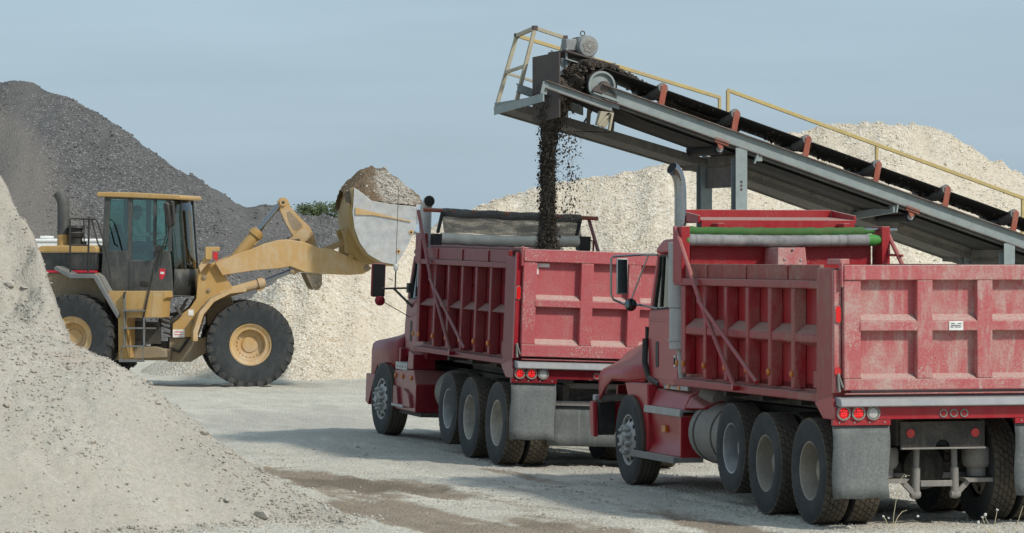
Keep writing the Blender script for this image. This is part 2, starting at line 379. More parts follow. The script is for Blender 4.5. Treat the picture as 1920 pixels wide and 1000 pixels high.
def blob(cx, cy, rx, ry, rot=0):
    a = R(rot); dx = X - cx; dy = Y - cy
    return np.exp(-(((dx * math.cos(a) + dy * math.sin(a)) / rx) ** 2 + ((-dx * math.sin(a) + dy * math.cos(a)) / ry) ** 2))
ca_, sa_ = math.cos(R(17)), math.sin(R(17)); AC = X * ca_ + Y * sa_; AL = -X * sa_ + Y * ca_
streak = fbm(AC * 1.7, AL * .30, 5, .62, 21)
mud = .95 * blob(-1.75, 42.2, 1.6, 2.0, 17) + .95 * blob(-.55, 37.2, 1.5, 3.0, 17) + .45 * blob(.9, 34.6, 1.8, .9)
mud = np.clip(1.0 * mud + 1.1 * (streak - .12) * (mud > .05), 0, 1)
dark = np.clip(1.15 * blob(-1.55, 41.5, 1.15, .55, -28) + .9 * blob(-2.2, 42.6, 1.1, .4, -20) + .5 * blob(.2, 35.4, .8, .4) + .25 * (streak - .2), 0, 1) * (mud > .15)
grey = np.clip(.75 * blob(-1.5, 50, 1.6, 9, 12) + .8 * blob(1.2, 41.5, 1.7, 8, 14) + .5 * blob(-4, 58, 3, 5) + .30 * streak + .45 * blob(-6.6, 74, 5, 1.6), 0, 1)
stony = np.clip(1 - mud, 0, 1)
Zg = Zg + fine * (-.03 * mud + .018 * mud * fbm(X * 2.2, Y * 1.2, 4, .6, 9) + .016 * streak + .010 * fbm(AC * 7, AL * .5, 3, .6, 23) + .006 * fbm(X * 6, Y * 6, 3, .6, 15))
H_, W_ = X.shape
idx = np.arange(H_ * W_).reshape(H_, W_)
quad = lambda I: np.stack([I[:-1, :-1].ravel(), I[:-1, 1:].ravel(), I[1:, 1:].ravel(), I[1:, :-1].ravel()], 1)
gr = mesh_np('ground', np.stack([X.ravel(), Y.ravel(), Zg.ravel()], 1), quad(idx), 'ground'); tag(gr, kind='structure')
for nm, a_ in (('mud', mud), ('grey', grey), ('dark', dark)):
    at = gr.data.attributes.new(nm, 'FLOAT', 'POINT'); at.data.foreach_set('value', a_.ravel().astype(np.float32))

# loose stones: many small rough pebbles in one mesh
_ico = bmesh.new(); bmesh.ops.create_icosphere(_ico, subdivisions=1, radius=1); ICO_V = np.array([v.co[:] for v in _ico.verts]); _ico.verts.index_update()
ICO_F = np.array([[v.index for v in f.verts] for f in _ico.faces]); _ico.free()
def pebbles(name, P, rad, mat, parent=None, flat=.7, jag=.28, stretch=1.):
    n = len(P); k = len(ICO_V)
    base = ICO_V[None] * (1 + jag * rng.uniform(-1, 1, (n, k, 1)))
    base = base * rng.uniform(.65, 1.2, (n, 1, 3)); base[:, :, 2] *= flat
    a = rng.uniform(0, 6.28, n); ca, sa = np.cos(a)[:, None], np.sin(a)[:, None]
    x = base[:, :, 0] * ca - base[:, :, 1] * sa; y = base[:, :, 0] * sa + base[:, :, 1] * ca
    V = np.stack([x, y, base[:, :, 2] * stretch], 2) * rad[:, None, None] + P[:, None, :]
    Fi = (ICO_F[None] + (np.arange(n) * k)[:, None, None]).reshape(-1, 3)
    return mesh_np(name, V.reshape(-1, 3), Fi, mat, parent, smooth=False)
def ground_z(px, py):
    return np.interp(py, ys, np.arange(len(ys))).astype(int), np.interp(px, xs, np.arange(len(xs))).astype(int)
n = 26000
px = rng.uniform(-5, 7, n); py = 33.4 + 16 * rng.random(n) ** 1.5
iy, ix = ground_z(px, py)
keep = rng.random(n) < (.10 + .9 * stony[iy, ix] * np.clip(.4 + 1.6 * fbm((px * ca_ + py * sa_) * 2.0, (-px * sa_ + py * ca_) * .4, 4, .6, 33), 0, 1))
px, py, iy, ix = px[keep], py[keep], iy[keep], ix[keep]
rad = .005 + .011 * rng.random(len(px)) ** 3 + .018 * (rng.random(len(px)) > .988)
st = pebbles('gravel', np.stack([px, py, Zg[iy, ix] + rad * .3], 1), rad, 'stone'); tag(st, kind='stuff')
st['label'] = 'scattered pale pebbles lying on the yard floor'; st['category'] = 'gravel'

# ------------------------------------------------------------------ stone piles
def at(u, v, d):                               # photo pixel at a given distance -> metres
    return np.array([(u - 960) / F_PX * d, d, CAM_H + (V0 - v) / F_PX * d])
def ridge(pts, step=.25):
    pts = np.array(pts, dtype=float); o = []
    for a, b in zip(pts[:-1], pts[1:]):
        k = max(1, int(np.linalg.norm(b - a) / step)); o += [a + (b - a) * i / k for i in range(k)]
    return np.array(o + [pts[-1]])
def heap(xs_, ys_, Rd, slope, soft=0., ax=1.):
    Xp, Yp = np.meshgrid(xs_, ys_); Z = np.full(Xp.shape, -9.)
    for i, (rx, ry, rz) in enumerate(Rd):
        s = slope[i] if hasattr(slope, '__len__') else slope
        d = np.sqrt((ax * (Xp - rx)) ** 2 + (Yp - ry) ** 2)
        Z = np.maximum(Z, rz - s * (np.sqrt(d * d + soft * soft) - soft))
    return Xp, Yp, Z
def pile_mesh(name, Xp, Yp, Z, mat, lo=-.25):
    I = np.arange(Xp.size).reshape(Xp.shape); Q = quad(I)
    zz = Z.ravel(); ok = (zz[Q].max(1) > lo); Q = Q[ok]
    used = np.unique(Q); mp_ = np.full(Xp.size, -1); mp_[used] = np.arange(len(used))
    V = np.stack([Xp.ravel(), Yp.ravel(), np.maximum(zz, lo - .1)], 1)[used]
    o = mesh_np(name, V, mp_[Q], mat); return o, used

def face_stones(parent, Xp, Yp, Z, n, rmin, rmax, mat, box, seed):
    m = (Z > .02) & (Xp > box[0]) & (Xp < box[1]) & (Yp > box[2]) & (Yp < box[3])
    w = m * np.clip(.55 + .9 * fbm(Xp * .45, (Yp - Z) * .14, 4, .6, seed), .03, 1.4); pk = rng.choice(w.size, n, p=w.ravel() / w.sum())
    q = rng.random(n); rd = rmin + (rmax - rmin) * q ** 4
    jx = rng.uniform(-.06, .06, n); jy = rng.uniform(-.06, .06, n)
    gy_, gx_ = np.gradient(Z, Yp[:, 0], Xp[0]); zz = Z.ravel()[pk] + gx_.ravel()[pk] * jx + gy_.ravel()[pk] * jy
    o = pebbles('loose_stones', np.stack([Xp.ravel()[pk] + jx, Yp.ravel()[pk] + jy, zz + rd * .2], 1), rd, mat, parent); o['kind'] = 'stuff'
def fines(o, Xp, Yp, Z, used, seed):
    f = np.clip(.5 + .9 * fbm(Xp * .55, (Yp - Z) * .10, 5, .6, seed), 0, 1); a = o.data.attributes.new('fines', 'FLOAT', 'POINT'); a.data.foreach_set('value', f.ravel()[used].astype(np.float32))
def slides(Xp, Yp, Z, seed): return (.09 * fbm(Xp * .9, (Yp - Z) * .16, 4, .55, seed) + .04 * fbm(Xp * 2.3, (Yp - Z) * .4, 3, .6, seed + 5)) * np.clip(Z, 0, 1)
# cream pile in the middle, behind the loader and the far truck
cr = ridge([at(*p) for p in [(520, 600, 79), (570, 512, 80.5), (617, 467, 82), (660, 462, 83), (720, 458, 84), (776, 436, 85), (830, 412, 86), (885, 392, 87), (960, 366, 88), (1040, 352, 88), (1100, 343, 88), (1180, 329, 88), (1250, 314, 88), (1320, 296, 89), (1400, 280, 90)]])
Xp, Yp, Z = heap(np.arange(-9, 12, .10), np.arange(70, 100, .12), cr, .70, .3)
Z += slides(Xp, Yp, Z, 44); Z += .07 * fbm(Xp * .8, Yp * .5, 5, .55, 41) * np.clip(Z, 0, 1) + .03 * fbm(Xp * 4, Yp * 4, 3, .6, 44)
o, u_ = pile_mesh('gravel_pile', Xp, Yp, Z, 'cream'); fines(o, Xp, Yp, Z, u_, 46); face_stones(o, Xp, Yp, Z, 60000, .012, .036, 'cream_stone', (-6, 10, 70, 90), 47)
tag(o, 'wide pile of cream crushed stone sloping down behind the yellow loader wheel', 'gravel pile', 'pale stone piles behind the machines')
# higher cream pile on the right, behind the conveyor
cr = ridge([at(*p) for p in [(1330, 300, 93), (1450, 263, 95), (1517, 248, 96), (1555, 234, 96), (1590, 227, 96), (1640, 233, 96), (1690, 242, 97), (1738, 237, 97), (1755, 246, 97), (1800, 292, 98), (1832, 305, 98), (1868, 307, 98), (1895, 318, 98), (1930, 348, 99), (1990, 400, 99)]])
Xp, Yp, Z = heap(np.arange(1, 20, .10), np.arange(80, 112, .14), cr, .72, .25)
Z += slides(Xp, Yp, Z, 54); Z += .07 * fbm(Xp * .8, Yp * .5, 5, .55, 51) * np.clip(Z, 0, 1) + .03 * fbm(Xp * 4, Yp * 4, 3, .6, 54)
o, u_ = pile_mesh('gravel_pile', Xp, Yp, Z, 'cream'); fines(o, Xp, Yp, Z, u_, 56); face_stones(o, Xp, Yp, Z, 34000, .014, .042, 'cream_stone', (4, 20, 78, 99), 57)
tag(o, 'tallest cream stone pile with a notched crest rising behind the conveyor', 'gravel pile', 'pale stone piles behind the machines')
# dark pile on the left
cr = ridge([at(*p) for p in [(-200, 190, 122), (-60, 156, 120), (20, 153, 118), (62, 157, 118), (100, 170, 118), (140, 200, 118), (220, 252, 118), (300, 305, 118), (420, 371, 118), (470, 379, 118), (520, 387, 119), (560, 404, 121), (640, 408, 123), (740, 420, 124), (830, 470, 124)]], .35)
Xp, Yp, Z = heap(np.arange(-30, 4, .16), np.arange(100, 136, .18), cr, .66, .35)
Z += slides(Xp, Yp, Z, 64); Z += .10 * fbm(Xp * .7, Yp * .45, 5, .55, 61) * np.clip(Z, 0, 1) + .035 * fbm(Xp * 3, Yp * 3, 3, .6, 64)
o, used = pile_mesh('gravel_pile', Xp, Yp, Z, 'asphalt'); fines(o, Xp, Yp, Z, used, 66); face_stones(o, Xp, Yp, Z, 24000, .016, .055, 'asphalt_stone', (-19, -2, 100, 124), 67)
uu = 960 + F_PX * Xp / Yp; vv = V0 + F_PX * (CAM_H - Z) / Yp
earth = np.clip(1.15 * np.exp(-(np.clip((uu - 20) * .72 + (300 - vv) * .35, 0, None) / 60) ** 2 - (np.clip(230 - vv + .55 * uu, 0, None) / 40) ** 2), 0, 1)
a_ = o.data.attributes.new('earth', 'FLOAT', 'POINT'); a_.data.foreach_set('value', earth.ravel()[used].astype(np.float32))
tag(o, 'dark grey pile of crushed asphalt with a brownish lower slope behind the loader', 'gravel pile')

# pale heap in the left foreground: a cut bank with a slumped fan before it
rb = [at(*p) for p in [(-420, 60, 40.5), (-250, 140, 40.4), (-110, 235, 40.2), (-40, 300, 40), (0, 345, 39.8), (30, 396, 39.6), (58, 436, 39.4), (74, 470, 39.2), (88, 512, 39), (105, 560, 38.8), (122, 612, 38.6), (134, 645, 38.5), (150, 700, 38.4)]]
rf = [at(*p) for p in [(-500, 360, 37.8), (-200, 480, 37.7), (0, 580, 37.6), (60, 606, 37.6), (128, 634, 37.6), (200, 668, 37.5), (262, 710, 37.4), (330, 770, 37.2), (400, 828, 37), (470, 874, 36.8), (545, 918, 36.6), (600, 942, 36.4), (632, 958, 36.2), (648, 975, 35.9)]]
xp = np.concatenate([np.arange(-16, -6.2, .12), np.arange(-6.2, -1.3, .026)]); yp = np.concatenate([np.arange(29, 33.6, .1), np.arange(33.6, 40.6, .028), np.arange(40.6, 46, .12)])
_, _, Zb = heap(xp, yp, ridge(rb, .06), 1.25, .05, 2.6)
Xp, Yp, Zf = heap(xp, yp, ridge(rf, .06), .60, .10, 1.75)
warp = fbm(Xp * .9, Yp * .9, 4, .5, 71)
Zb = Zb + (.12 * warp + .16 * np.abs(fbm(Xp * 1.6, Yp * 1.6 , 5, .6, 76)) - .05) * np.clip(Zb, 0, 1) * (.35 + .65 * np.clip((40 - Yp) / 1.2 + .4, 0, 1))
Zf = Zf + (.05 * warp + .03 * fbm(Xp * 2.4 + Yp * .8, Yp * .9, 4, .55, 77)) * np.clip(Zf * 2, 0, 1)
Z = np.maximum(Zb, Zf)
Z += (.016 * fbm(Xp * 5, Yp * 5, 4, .65, 81) + .008 * fbm(Xp * 19, Yp * 19, 2, .6, 85)) * np.clip(Z * 6 + .3, 0, 1)
fp, used = pile_mesh('gravel_pile', Xp, Yp, Z, 'pale', -.12)
band = .42 + .55 * fbm((Xp * .86 + Yp * .3 + Z * .9) * 1.5, (Yp - Z * .6) * .35, 4, .55, 95) + .35 * ((Zb > Zf) * np.clip(fbm(Xp * 3.2, Z * .8, 4, .6, 97), -.5, 1)) - .1
band = np.clip(band + .9 * np.exp(-((Zb - Zf) / .05) ** 2) * (Xp < -3.5) * (fbm(Xp * 2, Yp * 2, 3, .5, 99) > -.2), 0, 1)  # dark line painted along the crease where bank meets fan, as its shade
a_ = fp.data.attributes.new('tan', 'FLOAT', 'POINT'); a_.data.foreach_set('value', band.ravel()[used].astype(np.float32))
tag(fp, 'pale heap of quarry fines with a steep cut bank in the left foreground', 'gravel pile')
# loose stones lying on it, in drifts
dens = np.clip(.35 + 1.1 * fbm(Xp * .8 + Yp * .3, Yp * .5, 4, .6, 91), .04, 1.3) * ((Z > .0) & (Xp < -1.2) & (Xp > -6.4) & (Yp < 40.4) & (Yp > 33))
pr = dens.ravel() / dens.sum(); pick = rng.choice(dens.size, 12000, p=pr)
q = rng.random(len(pick)); rad = .005 + .016 * q ** 3 + .028 * (q > .992) * rng.random(len(pick)) + .05 * (q > .9985) * rng.random(len(pick))
P = np.stack([Xp.ravel()[pick] + rng.uniform(-.013, .013, len(pick)), Yp.ravel()[pick] + rng.uniform(-.013, .013, len(pick)), Z.ravel()[pick] + rad * .35], 1)
wt = ((Z > -.5) & (Z < .03) & (Xp < -.6) & (Xp > -5) & (Yp > 33.6) & (Yp < 41)) * np.exp(-np.clip(-Z, 0, 1) / .16)
pk = rng.choice(wt.size, 3500, p=wt.ravel() / wt.sum()); iy, ix = ground_z(Yp.ravel()[pk] * 0 + Xp.ravel()[pk], Yp.ravel()[pk]); r_t = .005 + .022 * rng.random(3500) ** 4
P = np.concatenate([P, np.stack([Xp.ravel()[pk] + rng.uniform(-.02, .02, 3500), Yp.ravel()[pk] + rng.uniform(-.02, .02, 3500), np.maximum(Z.ravel()[pk], Zg[iy, ix]) + r_t * .3], 1)]); rad = np.concatenate([rad, r_t])
s_ = pebbles('loose_stones', P, rad, 'stone', fp); s_['kind'] = 'stuff'

# ------------------------------------------------------------------ wheels (axis along x, outer face towards -x)
def tyre_bm(r, w, kind, n=56):
    b = MB(); h = w / 2
    ri = .47 if kind == 'lug' else .545
    prof = [(r * ri, h * .72), (r * (ri + .025), h * .93), (r * .66, h * 1.0), (r * .80, h * 1.03), (r * .90, h * 1.0), (r * .965, h * .93)]
    if kind == 'rib':
        tr = []
        for q in (.55, .18, -.18, -.55): tr += [(r, h * (q + .13)), (r * .975, h * (q + .10)), (r * .975, h * (q - .10)), (r, h * (q - .13))]
        top = [(r * .99, h * .86)] + tr + [(r * .99, -h * .86)]
    else: top = [(r * .975, h * .84), (r * .978, 0), (r * .975, -h * .84)]
    p = prof + top + [(a, -c) for a, c in prof[::-1]]
    b.lathe(p, (0, 0, 0), (1, 0, 0), n, 0, close=False)
    if kind == 'block':
        nl = 40
        for k in range(nl):
            for j, (x0, x1) in enumerate(((-.93, -.56), (-.50, -.20), (-.15, .15), (.20, .50), (.56, .93))):
                t = 2 * math.pi * (k + (.5 if j % 2 else 0)) / nl; dt = math.pi / nl * .80
                q = []
                for rr in (r * .955, r * 1.003):
                    q.append([(h * x, rr * math.cos(t + a + sk * .05), rr * math.sin(t + a + sk * .05)) for x, a, sk in ((x0, -dt, 0), (x1, -dt, 1), (x1, dt, 1), (x0, dt, 0))])
                b.hexa(q[0], q[1], 1)
    if kind == 'lug':
        nl = 26
        for k in range(nl):
            for sgn in (1, -1):
                t = 2 * math.pi * (k + (.5 if sgn < 0 else 0)) / nl; dt = math.pi / nl * .60
                q = []
                for rr in (r * .90, r * 1.0):
                    q.append([(h * x * sgn, rr * math.cos(t + a + sk), rr * math.sin(t + a + sk)) for x, a, sk in ((1.01, -dt, 0), (.06, -dt * .7, .16), (.06, dt * .7, .16), (1.01, dt, 0))])
                b.hexa(q[0], q[1], 1)
                q = []                          # shoulder of the lug down the sidewall
                for xx, r0, r1 in ((h * .95, .86, .97), (h * 1.035, .86, .955)):
                    q.append([(xx * sgn, r * rr * math.cos(t + a), r * rr * math.sin(t + a)) for rr, a in ((r0, -dt * .8), (r1, -dt), (r1, dt), (r0, dt * .8))])
                b.hexa(q[0], q[1], 1)
    return b
def rim_bm(r, w, kind):
    b = MB(); h = w / 2; R_ = r * (.49 if kind == 'loader' else .56)
    if kind == 'deep':
        b.lathe([(R_ * 1.03, -h * .86), (R_ * 1.0, -h * .90), (R_ * .95, -h * .86), (R_ * .92, -h * .5), (R_ * .90, h * .55), (R_ * .80, h * .66), (R_ * .62, h * .66), (R_ * .58, h * .5), (R_ * .42, h * .5), (R_ * .40, -h * .05), (R_ * .30, -h * .14)], (0, 0, 0), (1, 0, 0), 32, close='end')
        for k in range(10):
            t = 2 * math.pi * k / 10; b.cyl((h * .42, R_ * .5 * math.cos(t), R_ * .5 * math.sin(t)), (h * .6, R_ * .5 * math.cos(t), R_ * .5 * math.sin(t)), .016, n=6)
        for k in range(5):
            t = 2 * math.pi * (k + .3) / 5; b.cyl((h * .635, R_ * .72 * math.cos(t), R_ * .72 * math.sin(t)), (h * .7, R_ * .72 * math.cos(t), R_ * .72 * math.sin(t)), .03, n=10, m=1)
    elif kind == 'front':
        b.lathe([(R_ * 1.03, -h * .88), (R_, -h * .92), (R_ * .95, -h * .88), (R_ * .90, -h * .62), (R_ * .78, -h * .80), (R_ * .60, -h * .98), (R_ * .42, -h * 1.02), (R_ * .36, -h * 1.02), (R_ * .34, -h * 1.30), (R_ * .22, -h * 1.36), (R_ * .2, -h * 1.55), (R_ * .10, -h * 1.6)], (0, 0, 0), (1, 0, 0), 32, close='end')
        for k in range(10):
            t = 2 * math.pi * k / 10
            b.lathe([(.030, 0), (.030, .055), (.012, .075)], (-h * 1.0, R_ * .50 * math.cos(t), R_ * .50 * math.sin(t)), (-1, 0, 0), 8)
            t += .3; b.cyl((-h * .86, R_ * .77 * math.cos(t), R_ * .77 * math.sin(t)), (-h * .70, R_ * .77 * math.cos(t), R_ * .77 * math.sin(t)), .026, n=10, m=1)
    else:                                       # loader
        b.lathe([(R_ * 1.02, -h * .80), (R_ * .99, -h * .86), (R_ * .93, -h * .86), (R_ * .90, -h * .78), (R_ * .80, -h * .72), (R_ * .72, -h * .72), (R_ * .68, -h * .64), (R_ * .66, -h * .30), (R_ * .5, -h * .24), (R_ * .40, -h * .24), (R_ * .36, -h * .32), (R_ * .12, -h * .36)], (0, 0, 0), (1, 0, 0), 36, close='end')
        for k in range(20):
            t = 2 * math.pi * k / 20; b.cyl((-h * .25, R_ * .58 * math.cos(t), R_ * .58 * math.sin(t)), (-h * .34, R_ * .58 * math.cos(t), R_ * .58 * math.sin(t)), .02, n=6)
    return b
_cache = {}
def wheel(parent, loc, r, w, tk, rk, rimmat, flip=False, rot=0., spin=0.):
    e = empty('wheel', loc, (spin, 0, R(180 if flip else 0) + rot), parent)
    key = (r, w, tk, rk, rimmat)
    if key not in _cache:
        t = tyre_bm(r, w, tk).build('tyre', ['rubber', 'tread_dark' if tk == 'lug' else 'tread'], e, smooth=40)
        if tk in ('block', 'rib'):                       # the whole tread band is dusty
            me = t.data
            for p in me.polygons:
                cc = sum((me.vertices[i].co.yz.length for i in p.vertices)) / len(p.vertices)
                if cc > r * .968: p.material_index = 1
        q = rim_bm(r, w, rk).build('rim', [rimmat, 'hole'], e, smooth=40)
        _cache[key] = (t, q)
    else:
        for s in _cache[key]:
            c = s.copy(); COL.objects.link(c); c.parent = e
    return e

# ------------------------------------------------------------------ dump trucks (x right, y forward, z up, origin on the ground under the rear axle)
def arc(cy, cz, r, a0, a1, n=10):
    return [(cy + r * math.cos(R(a0 + (a1 - a0) * i / n)), cz + r * math.sin(R(a0 + (a1 - a0) * i / n))) for i in range(n + 1)]
def make_truck(name, near, loc, rot, label):
    t = empty(name, loc, rot); t.rotation_mode = 'YXZ'; tag(t, label, 'dump truck', 'red dump trucks in the yard')
    paint, bx, tg = ('red', 'red_box', 'red_dusty') if near else ('maroon', 'maroon_box', 'red_splash')
    W = 1.23
    if near: zb, zbt, zm0, zm1, zr0, zr1, zt, ztg = 1.235, 1.375, 1.80, 1.97, 2.36, 2.44, 2.60, 2.60
    else: zb, zbt, zm0, zm1, zr0, zr1, zt, ztg = 1.30, 1.43, 1.94, 2.03, 2.53, 2.60, 2.765, 2.79
    yB, yF = -.80, 4.30; yL = 4.10 if near else 4.22
    # --- chassis
    b = MB()
    for s in (-1, 1):
        b.box(s * .43 - .04, s * .43 + .04, -.56, 7.0, .80, 1.06)
        b.box(s * .40 - .05, s * .40 + .05, -.6, 3.9, 1.08, zb - .03)
    for y in (-.45, .65, 2.0, 3.4, 4.8, 6.6): b.box(-.38, .38, y - .05, y + .05, .84, 1.02)
    for y in (0, 1.34):
        b.cyl((-.98, y, .53), (.98, y, .53), .085, n=12); b.lathe([(.1, -.2), (.22, -.12), (.24, .02), (.18, .16), (.08, .22)], (0, y, .55), (0, 1, 0), 16)
    b.cyl((-.98, 2.55, .62), (.98, 2.55, .62), .06); b.cyl((-.95, 6.2, .50), (.95, 6.2, .50), .06)
    b.cyl((0, 1.5, .6), (0, 5, .78), .05); b.box(-.35, .35, 4.6, 5.8, .55, 1.05); b.box(-.42, .42, 6.0, 7.1, .62, 1.15)
    b.box(-.75, .75, -.2, 3.8, zb - .12, zb - .02)
    for y in (-.4, .8, 2.0, 3.2): b.box(-1.0, 1.0, y - .05, y + .05, zb - .08, zb - .004)
    b.build('chassis', 'dark', t)
    # --- wheels
    rr = 'rim_tan' if near else 'rim_white'
    for y in (0, 1.34):
        for s in (-1, 1):
            for x in (1.06, .73): wheel(t, (s * x, y, .53), .53, .275, 'block', 'deep', rr, s > 0, spin=y * 2.1 + x)
    for s in (-1, 1):
        wheel(t, (s * 1.05, 2.5, .485 + (.14 if near else .10)), .485, .26, 'block', 'deep', 'rim_steel', s > 0, spin=.4)
        wheel(t, (s * 1.05, 6.2, .53), .53, .29, 'rib', 'front', 'alu', s > 0, R(2.5 if not near else 0), spin=.2 if near else .5)
    # --- dump box: floor, side walls with ribs, bulkhead
    b = MB(); sk = MB()
    b.box(-W + .11, W - .11, yB + .02, yF - .12, zb + .05, zb + .11)
    ribs = [3.97 if near else 4.05, 3.25, 2.54, 1.83, 1.12, .41]
    for s in (-1, 1):
        xo = s * W; xi = s * (W - .14)
        def X_(a, c): return (min(a, c), max(a, c))
        sk.box(*X_(xi, s * (W - .17)), yB + .35, yL - .002, zb + .02, zr1 - .01)                    # recessed skin
        b.prism([(xi, zbt - .05), (xo, zbt - .06), (xo, zb), (xi - s * .06, zb), (xi - s * .06, zbt + .01), (xi, zbt + .035)], 'y', yB + .03, yF + .01)   # bottom rail with sloped top
        b.prism([(xi, zm0 - .02), (xo - s * .02, zm0 + .02), (xo - s * .02, zm1 - .07), (xi, zm1 + .03)], 'y', yB + .4, yL + .002)      # middle rail
        b.box(*X_(xi - s * .035, xo + s * .004), yB + .40, yF + .004, zr0, zr1)                 # top rail
        b.box(*X_(xi, xo - s * .015), yL - .16, yL - .004, zb + .14, zr0)                  # front post
        b.box(*X_(xi - s * .03, xo + s * .006), yB, yB + .46, zb + .004, zt - (.03 if near else .08))   # rear corner post
        for y in ribs[1:] if True else ribs:
            b.prism([(xi, y - .075), (xo - s * .012, y - .05), (xo - s * .012, y + .05), (xi, y + .075)], 'z', zbt - .03, zr0 + .002)
        b.prism([(xo - s * .02, yB + .42), (xo - s * .02, yB + .62), (xi, yB + .62), (xi, yB + .42)], 'z', zbt - .01, zbt + .16)
    db = b.build('dump_box', bx, t, bevel=.012)
    sk.build('side_skin', 'red_in' if near else bx, db)
    for s in (-1, 1):                            # top boards along both sides
        b = MB()
        xa = s * (W - .035); xb = s * (W - .085)
        b.box(min(xa, xb), max(xa, xb), yB + .48, yF - .30, zr1 + .002, zt)
        for y in (.6, 1.9, 3.2): b.box(min(xa, s * (W - .02)), max(xa, s * (W - .02)), y, y + .07, zr1 + .003, zt - .01)
        b.build('side_board', 'dusty_board' if near else 'maroon_box', t, bevel=.006)
    b = MB()                                    # bulkhead with side plates
    zw = 2.90 if near else 2.70
    b.box(-W + .15, W - .15, yF - .12, yF - .06, zb + .1, zw)
    b.box(-W + .1, W - .1, yF - .15, yF - .13, zw - .06, zw - .01)
    for s in (-1, 1):
        b.box(min(s * (W - .09), s * (W + .01)), max(s * (W - .09), s * (W + .01)), yF - .30, yF + .015, zr1 - .05, 3.02 if near else 2.96)
    b.build('bulkhead', 'red_in' if near else bx, t, bevel=.008)
    if near:
        b = MB()                                # hoist cover on the bulkhead, tapering upwards
        b.hexa([(-.28, 3.55, 1.35), (.20, 3.55, 1.35), (.20, 4.15, 1.35), (-.28, 4.15, 1.35)], [(-.20, 3.72, 2.78), (.12, 3.72, 2.78), (.12, 4.16, 2.78), (-.20, 4.16, 2.78)])
        for q in ((-.13, 2.65), (.06, 2.64), (-.03, 2.76)): b.cyl((q[0], 3.71, q[1]), (q[0], 3.69, q[1]), .014, n=8, m=1)
        b.build('hoist_cover', ['red_dusty', 'alu'], t, bevel=.01)
        b = MB()                                # cab shield: sloping tray with raised lips
        y0, y1, z0, z1 = 4.47, 5.22, 3.075, 3.115; xl, xr_ = -.86, .98
        b.hexa([(xl, y0, z0), (xr_, y0, z0), (xr_, y0, z0 + .02), (xl, y0, z0 + .02)], [(xl, y1, z1), (xr_, y1, z1), (xr_, y1, z1 + .02), (xl, y1, z1 + .02)])
        b.box(xl, xr_, y1, y1 + .03, z1 - .05, z1 + .105)
        b.box(xl, xr_, y0 - .03, y0 - .002, z0 - .09, z0 + .02)
        for x in (xl - .03, xr_): b.hexa([(x, y0, z0 - .02), (x + .03, y0, z0 - .02), (x + .03, y0, z0 + .07), (x, y0, z0 + .07)], [(x, y1, z1 - .02), (x + .03, y1, z1 - .02), (x + .03, y1, z1 + .10), (x, y1, z1 + .10)])
        for x in (-.7, .8): b.box(x - .04, x + .04, 4.22, y0 - .04, 2.8, z0 - .02)
        b.box(xl, xr_, 4.26, 4.42, 2.86, 3.0)
        b.build('cab_shield', 'red_in', t, bevel=.006)
    # --- tailgate
    b = MB(); y0 = yB - .06
    rows = ((2.12, 2.45, 2.05), (1.535, 1.95, 1.48)) if near else ((2.22, 2.63, 2.15), (1.66, 2.06, 1.58))
    b.box(-1.16, 1.16, y0 + .02, y0 + .05, zbt, ztg - .02)
    yo = y0 - .078
    b.box(-1.165, 1.165, yo - .004, y0 + .03, rows[0][1], ztg)                              # top band
    b.box(-1.16, 1.16, yo - .002, y0 + .03, zbt - .005, rows[1][2])                         # bottom band
    b.box(-1.0, 1.0, yo + .001, y0 + .03, rows[1][1], rows[0][2])                           # middle rail
    cols = ((-.985, -.40), (-.235, .235), (.40, .985))
    for (lz, tz, ez) in rows:
        for x0, x1 in cols: b.prism([(y0 + .03, lz), (yo + .004, ez), (yo + .06, ez - .01), (y0 + .03, ez - .01)], 'x', x0 + .0, x1 - .0)
    zA, zB = rows[1][2], rows[0][1]
    for x0, x1 in ((-1.162, -.985), (-.40, -.235), (.235, .40), (.985, 1.162)): b.box(x0, x1, yo - .001 + (.012 if abs(x0) > .9 else 0), y0 + .03, zA + .001, zB - .001)
    for s in (-1, 1):                            # hinge ears
        b.box(min(s * 1.10, s * 1.2), max(s * 1.10, s * 1.2), yo + .02, yB + .25, ztg + .002, ztg + (.06 if near else .02))
        b.box(min(s * 1.165, s * 1.19), max(s * 1.165, s * 1.19), yo + .01, y0 + .02, ztg - .22, ztg + .03)
    b.box(-1.14, 1.14, yo + .03, y0 + .0, zbt - .05, zbt - .03)
    tgo = b.build('tailgate', tg, t, bevel=.012)
    # --- corner faces, latch, sill, light bar
    for s in (-1, 1):
        b = MB()
        xa, xb = s * 1.172, s * (W + .012)
        b.box(min(xa, xb), max(xa, xb), yB - .07, yB - .001, zbt - .03, ztg - .05)
        b.bar((s * 1.205, yB - .09, zbt + .16), (s * 1.20, yB - .10, zbt - .02), .03, .02, 1); b.bar((s * 1.205, yB - .095, zbt + .14), (s * 1.165, yB - .12, zbt + .02), .018, .018, 1)
        b.box(min(s * 1.19, s * 1.22), max(s * 1.19, s * 1.22), yB - .078, yB - .071, zbt + .02, zbt + .15, 2)
        b.build('corner_post', [tg if near else 'red', 'steel', 'hole'], t, bevel=.006)
    b = MB()
    b.prism([(yB + .02, zb + .075), (yB - .17, zb + .052), (yB - .20, zb - .02), (yB - .17, zb - .028), (yB + .02, zb - .02)], 'x', -1.215, 1.215)
    b.build('tailgate_sill', 'sill', t, bevel=.008)
    b = MB(); zl0, zl1 = zb - .155, zb - .032
    b.box(-1.245, 1.245, yB - .10, yB - .02, zl0, zl1)
    for s in (-1, 1): b.prism([(yB - .02, zb + .08), (yB + .5, zb + .0), (yB + .25, zl0), (yB - .10, zl0)], 'x', min(s * 1.22, s * 1.243), max(s * 1.22, s * 1.243))
    b.build('light_bar', paint, t, bevel=.006)
